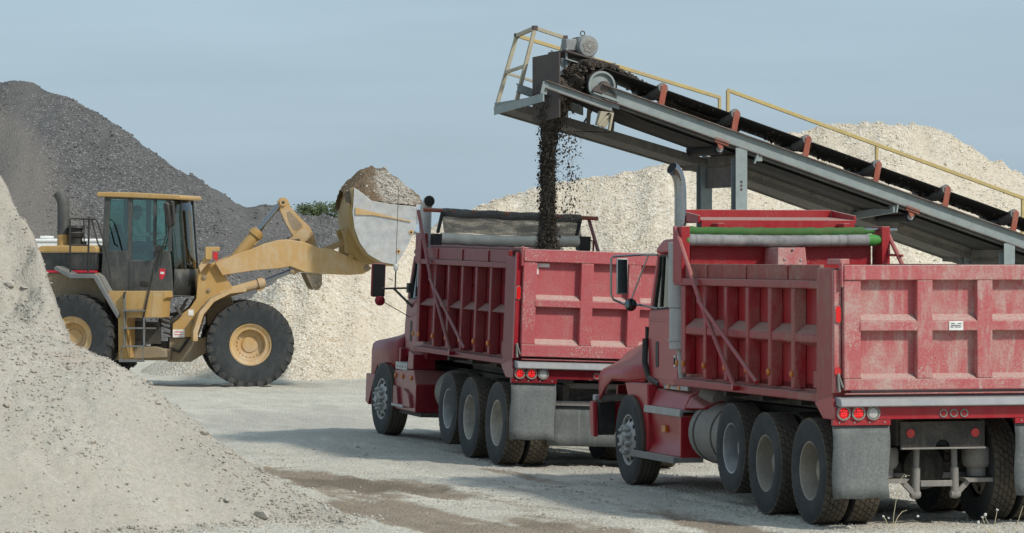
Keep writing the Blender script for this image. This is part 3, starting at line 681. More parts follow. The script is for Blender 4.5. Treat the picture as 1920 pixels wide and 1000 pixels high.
    zl = (zl0 + zl1) / 2 + .004
    for s in (-1, 1):
        for k, xk in enumerate((1.16, 1.005, .85)):
            m_ = 'lamp_red' if k < 2 else 'lamp_clear'
            b = MB(); b.lathe([(.053, 0), (.050, .012), (.03, .02), (.001, .022)], (s * xk, yB - .104, zl), (0, -1, 0), 20, 0)
            b.lathe([(.072, 0), (.072, .02), (.055, .022), (.055, .002)], (s * xk, yB - .101, zl), (0, -1, 0), 20, 1)
            b.build('tail_light' if k < 2 else 'reversing_light', [m_, 'steel'], t)
        b = MB(); b.prism([(s * 1.205 + .027 * math.cos(a) , (zm1 + zr0) / 2 - .05 + .055 * (1 if math.sin(a) > 0 else -1) + .027 * math.sin(a)) for a in [2 * math.pi * i / 16 for i in range(16)]], 'y', yB - .088, yB - .072, 0)
        b.prism([(s * 1.205 + .037 * math.cos(a) , (zm1 + zr0) / 2 - .05 + .055 * (1 if math.sin(a) > 0 else -1) + .037 * math.sin(a)) for a in [2 * math.pi * i / 16 for i in range(16)]], 'y', yB - .080, yB - .0715, 1)
        b.build('brake_light', ['lamp_red', 'steel'], t)
        if near:
            b = MB(); b.lathe([(.045, 0), (.04, .014), (.001, .016)], (s * 1.205, yB - .071, 1.555), (0, -1, 0), 16, 0); b.build('reflector', 'lamp_red_off', t)
    for x in ((-.11, 0, .11) if near else (-.14, 0, .14)):
        b = MB(); b.lathe([(.030, 0), (.028, .008), (.001, .010)], (x, yB - .102, zl - .01), (0, -1, 0), 14, 0)
        b.lathe([(.042, 0), (.042, .012), (.031, .012), (.031, 0)], (x, yB - .1005, zl - .01), (0, -1, 0), 16, 1)
        b.build('marker_light', ['red_in' if near else 'lamp_red_off', 'steel'], t)
    # --- mud flaps
    for s in (-1, 1):
        b = MB(); x0, x1 = (-1.26, -.665) if s < 0 else (.665, 1.26)
        rows_ = []
        for i in range(7):
            z = zl0 - .045 - i / 6 * .73
            rows_.append([(x0 + (x1 - x0) * j / 6 + .012 * math.sin(i * 1.1) * (1 if j in (0, 6) else .3), yB - .06 - .03 * math.sin(j * .9) * (i / 6) ** 2 - .035 * (i / 6), z + (.006 * math.sin(j * 2.1 + s) if i == 6 else 0)) for j in range(7)])
        b.grid(rows_); b.build('mud_flap', 'flap', t, solid=.012)
        b = MB(); b.box(x0 - .005, x1 + .005, yB - .095, yB - .045, zl0 - .055, zl0 - .001)
        for j in range(4): b.cyl((x0 + .06 + j * (x1 - x0 - .12) / 3, yB - .095, zl0 - .028), (x0 + .06 + j * (x1 - x0 - .12) / 3, yB - .102, zl0 - .028), .009, n=8, m=1)
        b.build('flap_hanger', [paint, 'alu'], t, bevel=.003)
    if near:
        b = MB(); yp_ = -.62
        hole = [(.0 + .075 * math.cos(a), .785 + .075 * math.sin(a)) for a in [math.pi * i / 10 for i in range(11)]]
        b.prism([(-.45, .785), (-.45, 1.04), (.45, 1.04), (.45, .785), (.09, .785)] + hole[0:] + [(-.09, .785)], 'y', yp_, yp_ + .02)
        b.box(-.45, .45, yp_ - .03, yp_ + .02, .765, .783, 1); b.box(-.40, .40, yp_ + .022, yp_ + .05, .8, 1.02, 2)
        hp = b.build('hitch_plate', ['dark', 'steel', 'hole'], t, bevel=.003)
        for x in (-.345, .345):
            b = MB(); b.lathe([(.045, 0), (.043, .01), (.001, .012)], (x, yp_ - .001, .925), (0, -1, 0), 18); b.build('reflector', 'lamp_red_off', t)
        for s in (-1, 1):
            b = MB(); b.lathe([(.13, 0), (.15, .03), (.15, .16), (.13, .20), (.10, .22), (.10, .30)], (s * .50, -.28, .77), (0, 0, -1), 20)
            b.prism([(s * .50 - .2, .46), (s * .50 + .2, .46), (s * .50 + .16, .42), (s * .50 - .16, .42)], 'y', -.48, -.08)
            b.bar((s * .36, -.42, .44), (s * .22, -.42, .30), .05, .05); b.lathe([(.035, -.05), (.045, -.02), (.045, .02), (.03, .05)], (s * .215, -.42, .30), (s, 0, 0), 12)
            b.build('air_spring', 'steel', t)
            b = MB(); b.cyl((s * .20, -.42, .80), (s * .205, -.42, .56), .032); b.cyl((s * .205, -.42, .57), (s * .21, -.42, .30), .042)
            b.build('shock_absorber', 'steel', t)
        b = MB(); b.box(-.17, .17, -.46, -.40, .38, .44); b.box(-.62, .62, -.12, -.06, .44, .50); b.build('cross_bar', 'steel', t, bevel=.006)
    else:
        b = MB(); rows_ = [[(-.66 + 1.32 * j / 8, -.55 - .02 * math.sin(j) * i / 4, .80 - .52 * i / 4) for j in range(9)] for i in range(5)]
        b.grid(rows_); b.build('mud_flap', 'flap', t, solid=.012)
        b = MB(); b.box(-.66, .66, -.60, -.54, .80, .86, 0)
        for x in (-.5, -.1, .3): b.cyl((x, -.60, .83), (x, -.61, .83), .012, n=8)
        b.build('flap_hanger', 'steel', t, bevel=.003)
        b = MB(); b.box(-.42, .42, -.50, -.40, .865, 1.09); b.build('hitch_plate', 'steel', t, bevel=.008)
    # --- tarp gear
    ym = 4.08
    if near:
        b = MB(); pts = []; n = 30
        for i in range(n + 1):
            x = -1.17 + 2.25 * i / n; pts.append((x, ym + .02, 2.965 - .012 * math.sin(i / n * 3.1) + .004 * math.sin(i * 1.7)))
        b.tube(pts, [.052 + .004 * math.sin(i * 2.3) - (.025 if i > n - 2 else 0) for i in range(n + 1)], 12); b.build('tarp_cover', 'tarp_green', t)
        b = MB(); n = 40
        b.tube([(-1.15 + 2.14 * i / n, ym - .02, 2.866 - .012 * math.sin(i / n * 3.1)) for i in range(n + 1)], [.066 + .002 * math.sin(i * 1.9) for i in range(n + 1)], 14); b.build('tarp_roll', 'tarp_grey', t)
        b = MB(); b.lathe([(.067, 0), (.066, .08), (.02, .26), (.012, .27)], (.99, ym - .02, 2.866), (1, 0, 0), 14); b.build('tarp_end', ['green_end', 'red_in'], t)
        b = MB(); b.lathe([(.067, 0), (.066, .02), (.03, .06)], (-1.15, ym - .02, 2.866), (-1, 0, 0), 14)
        b.build('tarp_end', ['green_end', 'red_in'], t)
        b = MB(); b.cyl((-1.24, ym + .02, 2.985), (1.36, ym + .02, 2.985), .017, n=10); b.build('tarp_rod', 'chrome', t)
        zt_ = 3.0
    else:
        b = MB(); b.cyl((-1.20, ym, 3.29), (1.36, ym, 3.26), .030, n=12); b.build('tarp_rod', 'orange', t)
        b = MB(); n = 24; rows_ = []
        for k in range(6):
            f = k / 5
            rows_.append([(-.93 + 2.03 * i / n + .03 * f, ym - .03 + .015 * math.sin(i * 1.3 + k) + .03 * math.sin(f * 3.1), 3.315 - .014 * i / n - (.06 + .28 * f) * (1 if k else 0) + .008 * math.sin(i * .9 + k * .7)) for i in range(n + 1)])
        b.grid(rows_[1:]); b.build('mesh_screen', 'tarp_mesh', t, solid=.004)
        b = MB(); b.grid(rows_[:2]); b.tube([(-.93 + 2.03 * i / n, ym, 3.287 - .0145 * 2 * i / n + .004 * math.sin(i * 1.7)) for i in range(n + 1)], [.032 + .005 * math.sin(i * 2.1) for i in range(n + 1)], 10)
        b.build('tarp_cover', 'tarp_black', t, solid=.006)
        b = MB(); n = 30
        b.tube([(-.95 + 2.02 * i / n, ym - .05, 2.895 + .03 * i / n - .02 * math.sin(i / n * 3.1)) for i in range(n + 1)], [.080 + .004 * math.sin(i * 1.3) for i in range(n + 1)], 14); b.build('tarp_roll', 'tarp_tan', t)
        b = MB()
        b.bar((-.93, ym - .02, 3.27), (-.99, ym - .02, 2.97), .06, .04); b.build('tarp_bracket', 'black', t, bevel=.006)
        b = MB(); b.bar((1.10, ym - .02, 3.24), (1.04, ym - .02, 2.98), .06, .04)
        b.box(1.07, 1.23, ym - .13, ym + .08, 2.80, 3.0); b.build('tarp_bracket', 'black', t, bevel=.006)
        b = MB(); b.box(-1.08, -.95, ym - .12, ym + .03, 2.80, 2.96); b.build('tarp_bracket', 'black', t, bevel=.006)
        zt_ = 3.27
    for s in (-1, 1):
        xa = s * (W + .05); b = MB()
        b.tube([(xa - s * .03, ym + .1, zt_), (xa, 3.23, 2.20 + (.13 if not near else 0)), (xa, 2.05, zb + .06)], .026, 8)
        b.tube([(xa + s * .02, 3.22, 2.20 + (.13 if not near else 0)), (xa + s * .02, 1.28, zb + .14)], .022, 8)
        b.cyl((xa + s * .03, 2.05, zb + .06), (xa - s * .05, 2.05, zb + .06), .035, n=10)
        if s > 0 and near:
            b.tube([(xa - .06, ym + .05, 2.87), (xa - .18, ym + .05, 2.87)], .016, 6); b.tube([(xa - .05, ym - .02, 2.87), (xa - .06, ym - .10, 2.70)], .016, 6); b.tube([(xa - .07, ym - .10, 2.70), (xa, 3.72, 2.69)], .014, 6)
            b.tube([(xa - .06, ym - .1, 2.70), (xa - .12, ym + .05, 2.60)], .012, 6)
        if s > 0 and not near: b.tube([(xa - .1, ym, 2.94), (xa + .03, ym, 2.94), (xa + .03, ym, 2.74)], .016, 6)
        b.build('tarp_arm', 'red' if near else 'maroon', t)
    # --- amber marker lights along the bottom rail
    for s in (-1, 1):
        for y in [yL + .13] + ribs:
            b = MB(); b.lathe([(.036, 0), (.034, .014), (.02, .024), (.001, .027)], (s * (W - .008 if y < 4 else W - .018), y, zbt + .115), (s, 0, 0), 14); b.build('marker_light', 'amber', t)
    # --- cab
    if near: cx, cy0, cy1, cz0, zwst, zroof = 1.03, 4.72, 5.88, 1.17, 2.10, 2.86
    else: cx, cy0, cy1, cz0, zwst, zroof = .97, 4.55, 5.75, 1.17, 2.05, 2.80
    b = MB()
    b.prism([(cy0, cz0), (cy0, zwst), (cy1, zwst - .05), (cy1 + .08, 1.6), (cy1 + .04, cz0)], 'x', -cx, cx)
    for s in (-1, 1):
        xa, xb = s * cx, s * (cx - .07)
        b.prism([(cy0, zwst + .001), (cy0 + .03, zroof - .16), (cy0 + .15, zroof - .16), (cy0 + .14, zwst + .001)], 'x', min(xa, xb), max(xa, xb))
        b.prism([(cy1, zwst - .048), (cy1 - .30, zroof - .16), (cy1 - .40, zroof - .16), (cy1 - .13, zwst - .045)], 'x', min(xa, xb), max(xa, xb))
    cabo = b.build('cab', paint, t, bevel=.025)
    b = MB()
    b.prism([(cy0 - .02, zroof - .158), (cy0 - .02, zroof - .03), (cy0 + .12, zroof + .03), (cy1 - .45, zroof + .015), (cy1 - .22, zroof - .07), (cy1 - .16, zroof - .13), (cy1 - .26, zroof - .158)], 'x', -cx + .02, cx - .02)
    b.build('cab_roof', paint, t, bevel=.04)
    b = MB()
    for s in (-1, 1): b.prism([(cy0 + .14, zwst + .004), (cy0 + .15, zroof - .165), (cy1 - .40, zroof - .165), (cy1 - .14, zwst - .044)], 'x', min(s * (cx - .03), s * (cx - .036)), max(s * (cx - .03), s * (cx - .036)))
    b.hexa([(-cx + .07, cy1 - .03, zwst - .04), (cx - .07, cy1 - .03, zwst - .04), (cx - .07, cy1 - .035, zwst - .04), (-cx + .07, cy1 - .035, zwst - .04)], [(-cx + .07, cy1 - .32, zroof - .17), (cx - .07, cy1 - .32, zroof - .17), (cx - .07, cy1 - .325, zroof - .17), (-cx + .07, cy1 - .325, zroof - .17)])
    b.box(-cx + .08, cx - .08, cy0 + .06, cy0 + .066, zwst + .01, zroof - .17)
    b.build('cab_glass', 'glass', t, smooth=0)
    for s in (-1, 1):
        b = MB(); xs_ = s * (cx - .02); P = [(cy0 + .145, zwst + .008), (cy0 + .155, zroof - .17), (cy1 - .405, zroof - .17), (cy1 - .145, zwst - .04)]
        for i in range(4): b.bar((xs_, *P[i]), (xs_, *P[(i + 1) % 4]), .022, .022)
        yq = cy0 + .14 + .62; b.bar((xs_, yq, zwst), (xs_, yq - .1, zroof - .17), .02, .022)
        b.build('window_seal', 'black', t)
    for s in (-1, 1):                            # doors: skin, handle, latch
        b = MB(); xa, xb = s * cx, s * (cx + .014)
        b.prism([(cy0 + .03, cz0 + .09), (cy0 + .03, zwst - .01), (cy1 - .10, zwst - .05), (cy1 - .03, 1.75), (cy1 - .05, cz0 + .10)], 'x', min(xa, xb), max(xa, xb))
        b.box(min(s * (cx + .014), s * (cx + .022)), max(s * (cx + .014), s * (cx + .022)), cy0 + .04, cy1 - .05, 1.93, 1.96)
        d = b.build('door', paint, t, bevel=.006)
        b = MB(); b.prism([(cy1 - .40, 1.40), (cy1 - .42, 1.42), (cy1 - .42, 1.68), (cy1 - .40, 1.70), (cy1 - .34, 1.70), (cy1 - .32, 1.68), (cy1 - .32, 1.42), (cy1 - .34, 1.40)], 'x', min(s * (cx + .012), s * (cx + .02)), max(s * (cx + .012), s * (cx + .02)))
        b.build('handle', 'black', d)
        b = MB(); b.box(min(s * (cx + .012), s * (cx + .024)), max(s * (cx + .012), s * (cx + .024)), cy0 + .08, cy0 + .15, 1.42, 1.56, 0); b.box(min(s * (cx + .022), s * (cx + .03)), max(s * (cx + .022), s * (cx + .03)), cy0 + .10, cy0 + .13, 1.45, 1.53, 1)
        b.build('latch', ['chrome', 'hole'], d, bevel=.004)
    # --- hood: lofted shell with wheel arches
    if near: tab = [(5.86, 1.80, 1.00, 1.46, 1.22), (6.0, 1.79, 1.06, 1.45, 1.24), (6.25, 1.77, 1.13, 1.42, 1.22), (6.55, 1.74, 1.17, 1.38, 1.22), (6.9, 1.71, 1.18, 1.36, 1.21), (7.18, 1.68, 1.18, 1.34, 1.10), (7.42, 1.64, 1.165, 1.315, .98), (7.56, 1.57, 1.14, 1.27, .92), (7.63, 1.45, 1.09, 1.19, .92)]
    else: tab = [(5.72, 1.72, 1.00, 1.47, 1.30), (5.9, 1.69, 1.06, 1.42, .80), (6.1, 1.65, 1.12, 1.40, 1.0), (6.3, 1.61, 1.15, 1.385, 1.05), (6.6, 1.56, 1.165, 1.365, 1.00), (6.80, 1.53, 1.165, 1.35, .84), (6.95, 1.50, 1.16, 1.335, .62), (7.06, 1.46, 1.14, 1.30, .42), (7.10, 1.38, 1.10, 1.22, .42)]
    def sect(y, zt1, xf, zf, lo):
        half = [(0, zt1), (.45, zt1 - .01), (.68, zt1 - .04), (.82, zt1 - .12), (.94, zf + .30 * (zt1 - zf)), (xf - .05, zf + .015), (xf - .008, zf - .025), (xf, zf - .09), (xf, lo + .02 if lo + .02 < zf - .1 else zf - .1), (xf - .01, min(lo, zf - .12))]
        L_ = [(-x, y, z) for x, z in half[::-1]]; return L_ + [(x, y, z) for x, z in half[1:]]
    rows_ = [sect(*q) for q in tab]
    b = MB(); b.grid(rows_)
    yN = tab[-1][0]; w_ = len(rows_[-1])
    nose = [[p for p in rows_[-1]], [(p[0] * .93, yN + .04, .95 + (p[2] - .95) * .8 if p[2] > .95 else p[2]) for p in rows_[-1]]]
    b.grid(nose); b.prism([(-.9, .60), (.9, .60), (.88, 1.12), (-.88, 1.12)], 'y', yN - .02, yN + .035)
    b.build('hood', paint, t, solid=.02, smooth=50)
    b = MB(); b.box(-.74, .74, 5.9, 6.98, .95, 1.36); b.build('engine', 'dark', t)
    for s in (-1, 1):
        b = MB()
        if near:                                 # splash panel behind the front wheel
            P = [(6.52, 1.20), (6.38, 1.02), (6.05, .82), (5.82, .62), (5.70, .42), (5.60, .42), (5.60, .98), (5.62, 1.21)]
            b.prism(P, 'x', min(s * .80, s * 1.13), max(s * .80, s * 1.13))
            b.hexa([(s * .86, 4.35, 1.20), (s * 1.02, 4.35, 1.12), (s * 1.10, 4.35, .95), (s * .86, 4.35, .95)], [(s * .86, 5.60, 1.20), (s * 1.02, 5.60, 1.15), (s * 1.10, 5.60, .95), (s * .86, 5.60, .95)])
            b.hexa([(s * .80, 3.75, 1.10), (s * 1.05, 3.75, 1.02), (s * 1.06, 3.75, .99), (s * .80, 3.75, .99)], [(s * .86, 4.35, 1.18), (s * 1.02, 4.35, 1.10), (s * 1.09, 4.35, .97), (s * .86, 4.35, .97)])
            b.build('fender_skirt', paint, t, bevel=.02)
            b = MB()                             # tool box with a dished side, treads above and below
            x0, x1 = s * 1.13, s * .72
            b.prism([(x1, .42), (x1, .92), (s * 1.10, .90), (s * 1.07, .70), (s * 1.05, .55), (s * 1.10, .45), (s * 1.12, .42)], 'y', 4.42, 5.82)
            for y in (4.36, 5.80): b.box(min(x0, x1), max(x0, x1), y, y + .06, .41, .885)
            tb = b.build('tool_box', paint, t, bevel=.008)
            b = MB(); b.box(min(s * 1.06, s * 1.105), max(s * 1.06, s * 1.105), 5.02, 5.16, .67, .75); b.build('reflector', 'amber', tb, bevel=.004)
            b = MB(); b.box(min(s * .84, s * 1.14), max(s * .84, s * 1.14), 4.36, 5.72, .925, .96); b.box(min(s * 1.10, s * 1.145), max(s * 1.10, s * 1.145), 4.36, 5.72, .875, .93)
            b.build('step', 'alu', t, bevel=.006)
            b = MB(); b.box(min(s * .86, s * 1.22), max(s * .86, s * 1.22), 4.36, 5.98, .36, .42); b.box(min(s * 1.19, s * 1.225), max(s * 1.19, s * 1.225), 4.35, 5.99, .352, .428)
            b.build('step', 'steel', t, bevel=.006)
            b = MB(); b.box(min(s * 1.0, s * 1.03), max(s * 1.0, s * 1.03), 4.42, 5.30, 1.165, 1.215, 0); b.box(min(s * 1.03, s * 1.04), max(s * 1.03, s * 1.04), 4.70, 4.78, 1.17, 1.21, 1); b.box(min(s * 1.03, s * 1.04), max(s * 1.03, s * 1.04), 5.08, 5.16, 1.17, 1.21, 1); b.build('light_strip', ['alu', 'amber'], t)
            b = MB(); b.tube([(s * 1.06, 5.92, 1.72), (s * 1.08, 5.88, 1.45), (s * 1.06, 5.78, 1.27), (s * 1.02, 5.5, 1.20)], .035, 10); b.build('air_hose', 'black', t)
            b = MB(); b.lathe([(.05, 0), (.30, .02), (.34, .06), (.345, .5), (.345, 1.0), (.34, 1.08), (.30, 1.12), (.05, 1.14)], (s * .80, 2.98, .72), (0, 1, 0), 28)
            for y in (3.25, 3.85): b.lathe([(.352, 0), (.352, .045), (.34, .046), (.34, -.001)], (s * .80, y, .72), (0, 1, 0), 28, 1)
            b.build('fuel_tank', ['tank', 'dark'], t)
            b = MB(); b.lathe([(.02, 0), (.15, .03), (.16, .08), (.16, .5), (.15, .56), (.02, .6)], (s * .80, 3.75, 1.08), (0, 1, 0), 20); b.build('air_tank', 'tank', t)
        else:
            P = [(5.72, .42), (5.72, .98), (5.55, .99), (4.62, 1.02), (4.45, .82), (4.45, .42)]
            b.prism(P, 'x', min(s * .66, s * 1.12), max(s * .66, s * 1.12))
            b.prism([(5.72, .985), (5.72, 1.30), (5.64, 1.30), (5.64, .985)], 'x', min(s * .66, s * 1.06), max(s * .66, s * 1.06))
            b.prism([(4.62, 1.025), (4.62, 1.24), (4.90, 1.28), (4.95, 1.02)], 'x', min(s * .80, s * 1.13), max(s * .80, s * 1.13))
            b.prism([(5.62, .76), (5.62, .48), (5.30, .48), (5.42, .74)], 'x', min(s * 1.1, s * 1.16), max(s * 1.1, s * 1.16))
            b.prism([(4.98, .48), (5.06, .74), (4.72, .66), (4.60, .48)], 'x', min(s * 1.1, s * 1.16), max(s * 1.1, s * 1.16))
            tb = b.build('tool_box', paint, t, bevel=.012)
            b = MB(); b.box(min(s * .9, s * 1.17), max(s * .9, s * 1.17), 5.0, 5.66, .46, .50, 0); b.build('step', 'alu', t, bevel=.005)
            b = MB(); b.box(min(s * .80, s * 1.135), max(s * .80, s * 1.135), 4.96, 5.62, .995, 1.10, 0)
            for y in (5.05, 5.2, 5.35, 5.5): b.cyl((s * 1.13, y, 1.04), (s * 1.14, y, 1.04), .014, n=8, m=1)
            b.build('step', ['alu', 'hole'], t, bevel=.005)
            for y in (5.62, 5.22, 4.72):
                b = MB(); b.lathe([(.036, 0), (.034, .014), (.02, .024), (.001, .027)], (s * 1.12, y, .90), (s, 0, 0), 14); b.build('marker_light', 'amber', t)
            b = MB(); b.box(min(s * .6, s * 1.05), max(s * .6, s * 1.05), 4.4, 5.8, .36, .418); b.build('step_frame', 'dark', t)
            b = MB(); b.lathe([(.05, 0), (.28, .02), (.31, .06), (.31, .92), (.28, .96), (.05, .98)], (s * .60, 3.3, .74), (0, 1, 0), 24); b.build('fuel_tank', 'tank', t)
    # --- bumper
    b = MB(); yb = 7.52 if near else 7.16
    if near:
        b.box(-1.20, 1.20, yb, yb + .10, .93, 1.01, 1)
        for s in (-1, 1):
            b.prism([(yb - .02, .93), (yb + .12, .93), (yb + .14, .80), (yb + .08, .52), (yb - .06, .50), (yb - .04, .70)], 'x', min(s * 1.17, s * 1.23), max(s * 1.17, s * 1.23), 0)
            b.box(min(s * .95, s * 1.165), max(s * .95, s * 1.165), yb - .03, yb + .02, .52, .925, 2)
        b.box(-.95, .95, yb + .02, yb + .1, .55, .925, 0)
    else:
        b.box(-1.14, 1.14, yb - .02, yb + .12, .42, .85, 0)
        for s in (-1, 1): b.prism([(yb - .45, .88), (yb + .10, .86), (yb + .10, .44), (yb - .08, .40)], 'x', min(s * 1.10, s * 1.165), max(s * 1.10, s * 1.165), 0)
    b.build('bumper', [paint, 'alu', 'black'], t, bevel=.015)
    # --- exhaust
    if near:
        ex, ey = -1.07, 4.56
        b = MB()
        b.tube([(ex, ey, 2.82), (ex, ey, 3.34), (ex - .003, ey, 3.45), (ex - .015, ey - .003, 3.54), (ex - .04, ey - .01, 3.61), (ex - .08, ey - .02, 3.66), (ex - .115, ey - .035, 3.68)], [.068, .068, .068, .068, .070, .073, .074], 18)
        stk = b.build('exhaust_stack', 'chrome', t)
        b = MB(); b.lathe([(.068, 0), (.001, -.01)], (ex - .1165, ey - .0355, 3.681), (-.84, -.36, .45), 18); b.build('outlet', 'hole', stk)
        b = MB(); n = 12; P = [(ex + .13 * math.cos(math.pi * 2 * i / n), ey + .13 * math.sin(math.pi * 2 * i / n)) for i in range(n)]
        b.prism(P, 'z', 1.63, 2.10); b.prism([(p[0] * 1 - .01, p[1]) for p in P], 'z', 2.11, 2.84)
        for z in (1.72, 2.10): b.lathe([(.137, 0), (.141, .015), (.137, .03)], (ex - .003, ey, z), (0, 0, 1), 16)
        b.cyl((ex, ey, 1.635), (ex + .02, ey, 1.30), .05, .04); b.build('muffler_shield', 'shield', t, bevel=.01)
        b = MB(); b.cyl((1.07, ey, 1.6), (1.07, ey, 2.8), .10); b.build('air_cleaner', 'shield', t)
    else:
        ex, ey = -1.06, 4.50
        b = MB(); b.tube([(ex, ey, 2.2), (ex, ey, 3.22), (ex, ey - .01, 3.31), (ex + .005, ey - .05, 3.38), (ex + .005, ey - .12, 3.41), (ex + .005, ey - .16, 3.415)], [.085, .085, .083, .08, .078, .076], 18)
        stk = b.build('exhaust_stack', 'shield', t)
        b = MB(); b.lathe([(.078, .006), (.001, .004)], (ex + .005, ey - .16, 3.415), (0, -1, .05), 20); b.build('outlet', 'hole', stk)
    # --- mirrors
    for s in (-1, 1):
        if near:
            e = empty('wing_mirror', (0, 0, 0), (0, 0, 0), t)
            mx, my = s * 1.40, 5.72
            b = MB(); b.box(mx - .07, mx + .07, my, my + .03, 2.24, 2.66, 0); b.build('housing', 'alu', e, bevel=.012)
            b = MB(); b.box(mx - .055, mx + .055, my - .006, my - .001, 2.255, 2.645); b.build('mirror_glass', 'mirror', e)
            b = MB()
            b.tube([(s * (cx + .02), my - .25, 2.70), (s * 1.2, my - .02, 2.70), (s * 1.50, my + .03, 2.68), (s * 1.53, my + .03, 2.65), (s * 1.53, my + .03, 2.24), (s * 1.50, my + .03, 2.18), (s * 1.38, my + .02, 2.13), (s * 1.20, my - .02, 2.12), (s * (cx + .02), my - .25, 2.08)], .014, 8)
            b.tube([(s * 1.12, my - .1, 2.69), (s * 1.30, my + .02, 2.15)], .010, 8)
            b.build('bracket', 'chrome', e)
            b = MB(); b.lathe([(.075, 0), (.07, -.02), (.03, -.045), (.002, -.05)], (s * 1.31, my - .03, 2.12), (0, -1, 0), 20, 0); b.lathe([(.074, .001), (.04, .012), (.001, .016)], (s * 1.31, my - .03, 2.12), (0, -1, 0), 20, 1); b.build('convex_mirror', [paint, 'mirror'], e)
        else:
            e = empty('wing_mirror', (0, 0, 0), (0, 0, 0), t)
            mx, my = s * 1.43, 5.62
            b = MB(); b.box(mx - .105, mx + .105, my, my + .07, 2.02, 2.51); b.build('housing', 'maroon', e, bevel=.03)
            b = MB(); b.box(mx - .088, mx + .088, my - .006, my - .001, 2.035, 2.495); b.build('mirror_glass', 'hole', e, bevel=.002)
            b = MB(); b.lathe([(.075, -.02), (.075, .0), (.05, .01), (.001, .012)], (s * 1.40, my, 1.97), (0, -1, 0), 20); b.build('convex_mirror', 'maroon', e)
            b = MB(); b.tube([(mx, my + .03, 2.14), (s * .98, my - .2, 2.17)], .014, 8); b.tube([(s * 1.22, my - .08, 2.15), (s * .98, my - .25, 1.90)], .018, 8); b.tube([(mx, my + .03, 2.0), (s * .99, my - .15, 1.75)], .006, 6); b.box(min(s * .98, s * 1.06), max(s * .98, s * 1.06), my - .3, my - .18, 2.10, 2.24); b.build('bracket', 'black', e)
    if not near:
        b = MB(); b.tube([(-1.20, 5.55, 2.16), (-1.20, 5.55, 2.42)], .010, 6, 0); b.lathe([(.014, 0), (.035, .03), (.035, .1), (.03, .11)], (-1.20, 5.55, 2.40), (0, 0, 1), 10, 1); b.tube([(-1.20, 5.55, 2.5), (-1.205, 5.55, 3.62)], .004, 5, 0)
        b.build('antenna', ['black', 'white'], t)
    else:
        b = MB(); b.lathe([(.05, 0), (.045, .05), (.02, .075)], (-.78, cy0 + .3, zroof + .02), (0, 0, 1), 12); b.build('roof_light', 'amber', t)
        b = MB(); b.box(-cx - .016, -cx - .004, cy1 + .0, cy1 + .09, 1.72, 1.86); b.build('vent', 'hole', t)
        # maker's plate on the middle of the tailgate (unreadable print)
        b = MB(); b.box(-.065, .085, yo - .006, yo - .003, 1.955, 2.045); 
        for z, x0, x1 in ((2.022, -.045, -.005), (2.022, .025, .065), (2.003, -.045, .06), (1.987, -.05, -.02), (1.987, -.005, .06)): b.box(x0, x1, yo - .0085, yo - .007, z - .004, z + .004, 1)
        b.build('data_plate', ['sticker', 'ink'], tgo)
    if not near:                                 # strip of white tape in a corner of the tailgate
        b = MB(); b.box(-.985, -.80, y0 + .008, y0 + .018, 2.565, 2.612); b.box(-.985, -.945, y0 + .008, y0 + .018, 2.47, 2.564); b.build('white_tape', 'sticker', tgo)
    return t
near_t = make_truck('dump_truck', True, (NEAR_O[0], NEAR_O[1], 0), (0, 0, R(15.2)), 'nearer red dump truck with green tarp roll and empty dusty box')
far_t = make_truck('dump_truck', False, (FAR_O[0], FAR_O[1], -.042), (R(.65), R(2.0), R(16)), 'farther maroon dump truck being loaded under the conveyor spout')

# soil already in the far truck's box
b_ = far_t.matrix_world
Mt = Matrix.Translation((FAR_O[0], FAR_O[1], -.042)) @ Matrix.Rotation(R(16), 4, 'Z') @ Matrix.Rotation(R(.65), 4, 'X') @ Matrix.Rotation(R(2.0), 4, 'Y')
gx = np.linspace(-1.1, 1.1, 60); gy = np.linspace(-.72, 4.1, 120); Xl, Yl = np.meshgrid(gx, gy)
Zl = 2.30 + .45 * np.exp(-((Xl + .1) / .6) ** 2 - ((Yl - 2.4) / .8) ** 2) + .52 * np.exp(-((Xl - .75) / .32) ** 2 - ((Yl - 1.0) / .7) ** 2) + .05 * fbm(Xl * 4, Yl * 4, 4, .6, 101)
V = np.stack([Xl.ravel(), Yl.ravel(), Zl.ravel()], 1)
ld = mesh_np('soil_load', V, quad(np.arange(Xl.size).reshape(Xl.shape)), 'soil'); ld.matrix_world = Mt
tag(ld, 'dark soil heaped inside the box of the farther truck', 'soil')


# ------------------------------------------------------------------ conveyor (x down the slope, y to the far side, z up)
CO, CY = (1.2286, 47.5, 0), 21
cv = empty('conveyor', CO, (0, 0, R(CY)))
tag(cv, 'grey inclined belt conveyor with yellow handrail dropping dark soil into a truck', 'conveyor')
SL = .3137
ztop = lambda s: 4.98 - SL * s
zbelt = lambda s: 5.226 - .3124 * s
S1 = 13.2                                        # tail end, outside the picture
WF = 1.02                                        # far stringer
def chan(b, s0, s1, w, h, zf, dz=0, m=0, out=-1, fl=.065):
    """sloping steel channel: web plus two flanges facing out"""
    def seg(wa, wb, za, zb, m=0):
        b.hexa([(s0, wa, zf(s0) + za), (s0, wb, zf(s0) + za), (s0, wb, zf(s0) + zb), (s0, wa, zf(s0) + zb)], [(s1, wa, zf(s1) + za), (s1, wb, zf(s1) + za), (s1, wb, zf(s1) + zb), (s1, wa, zf(s1) + zb)], m)
    seg(w, w + .010, dz - h, dz); seg(w + out * .002, w + out * fl, dz - .012, dz + .001, 1); seg(w + out * .002, w + out * fl, dz - h - .001, dz - h + .011, 1)
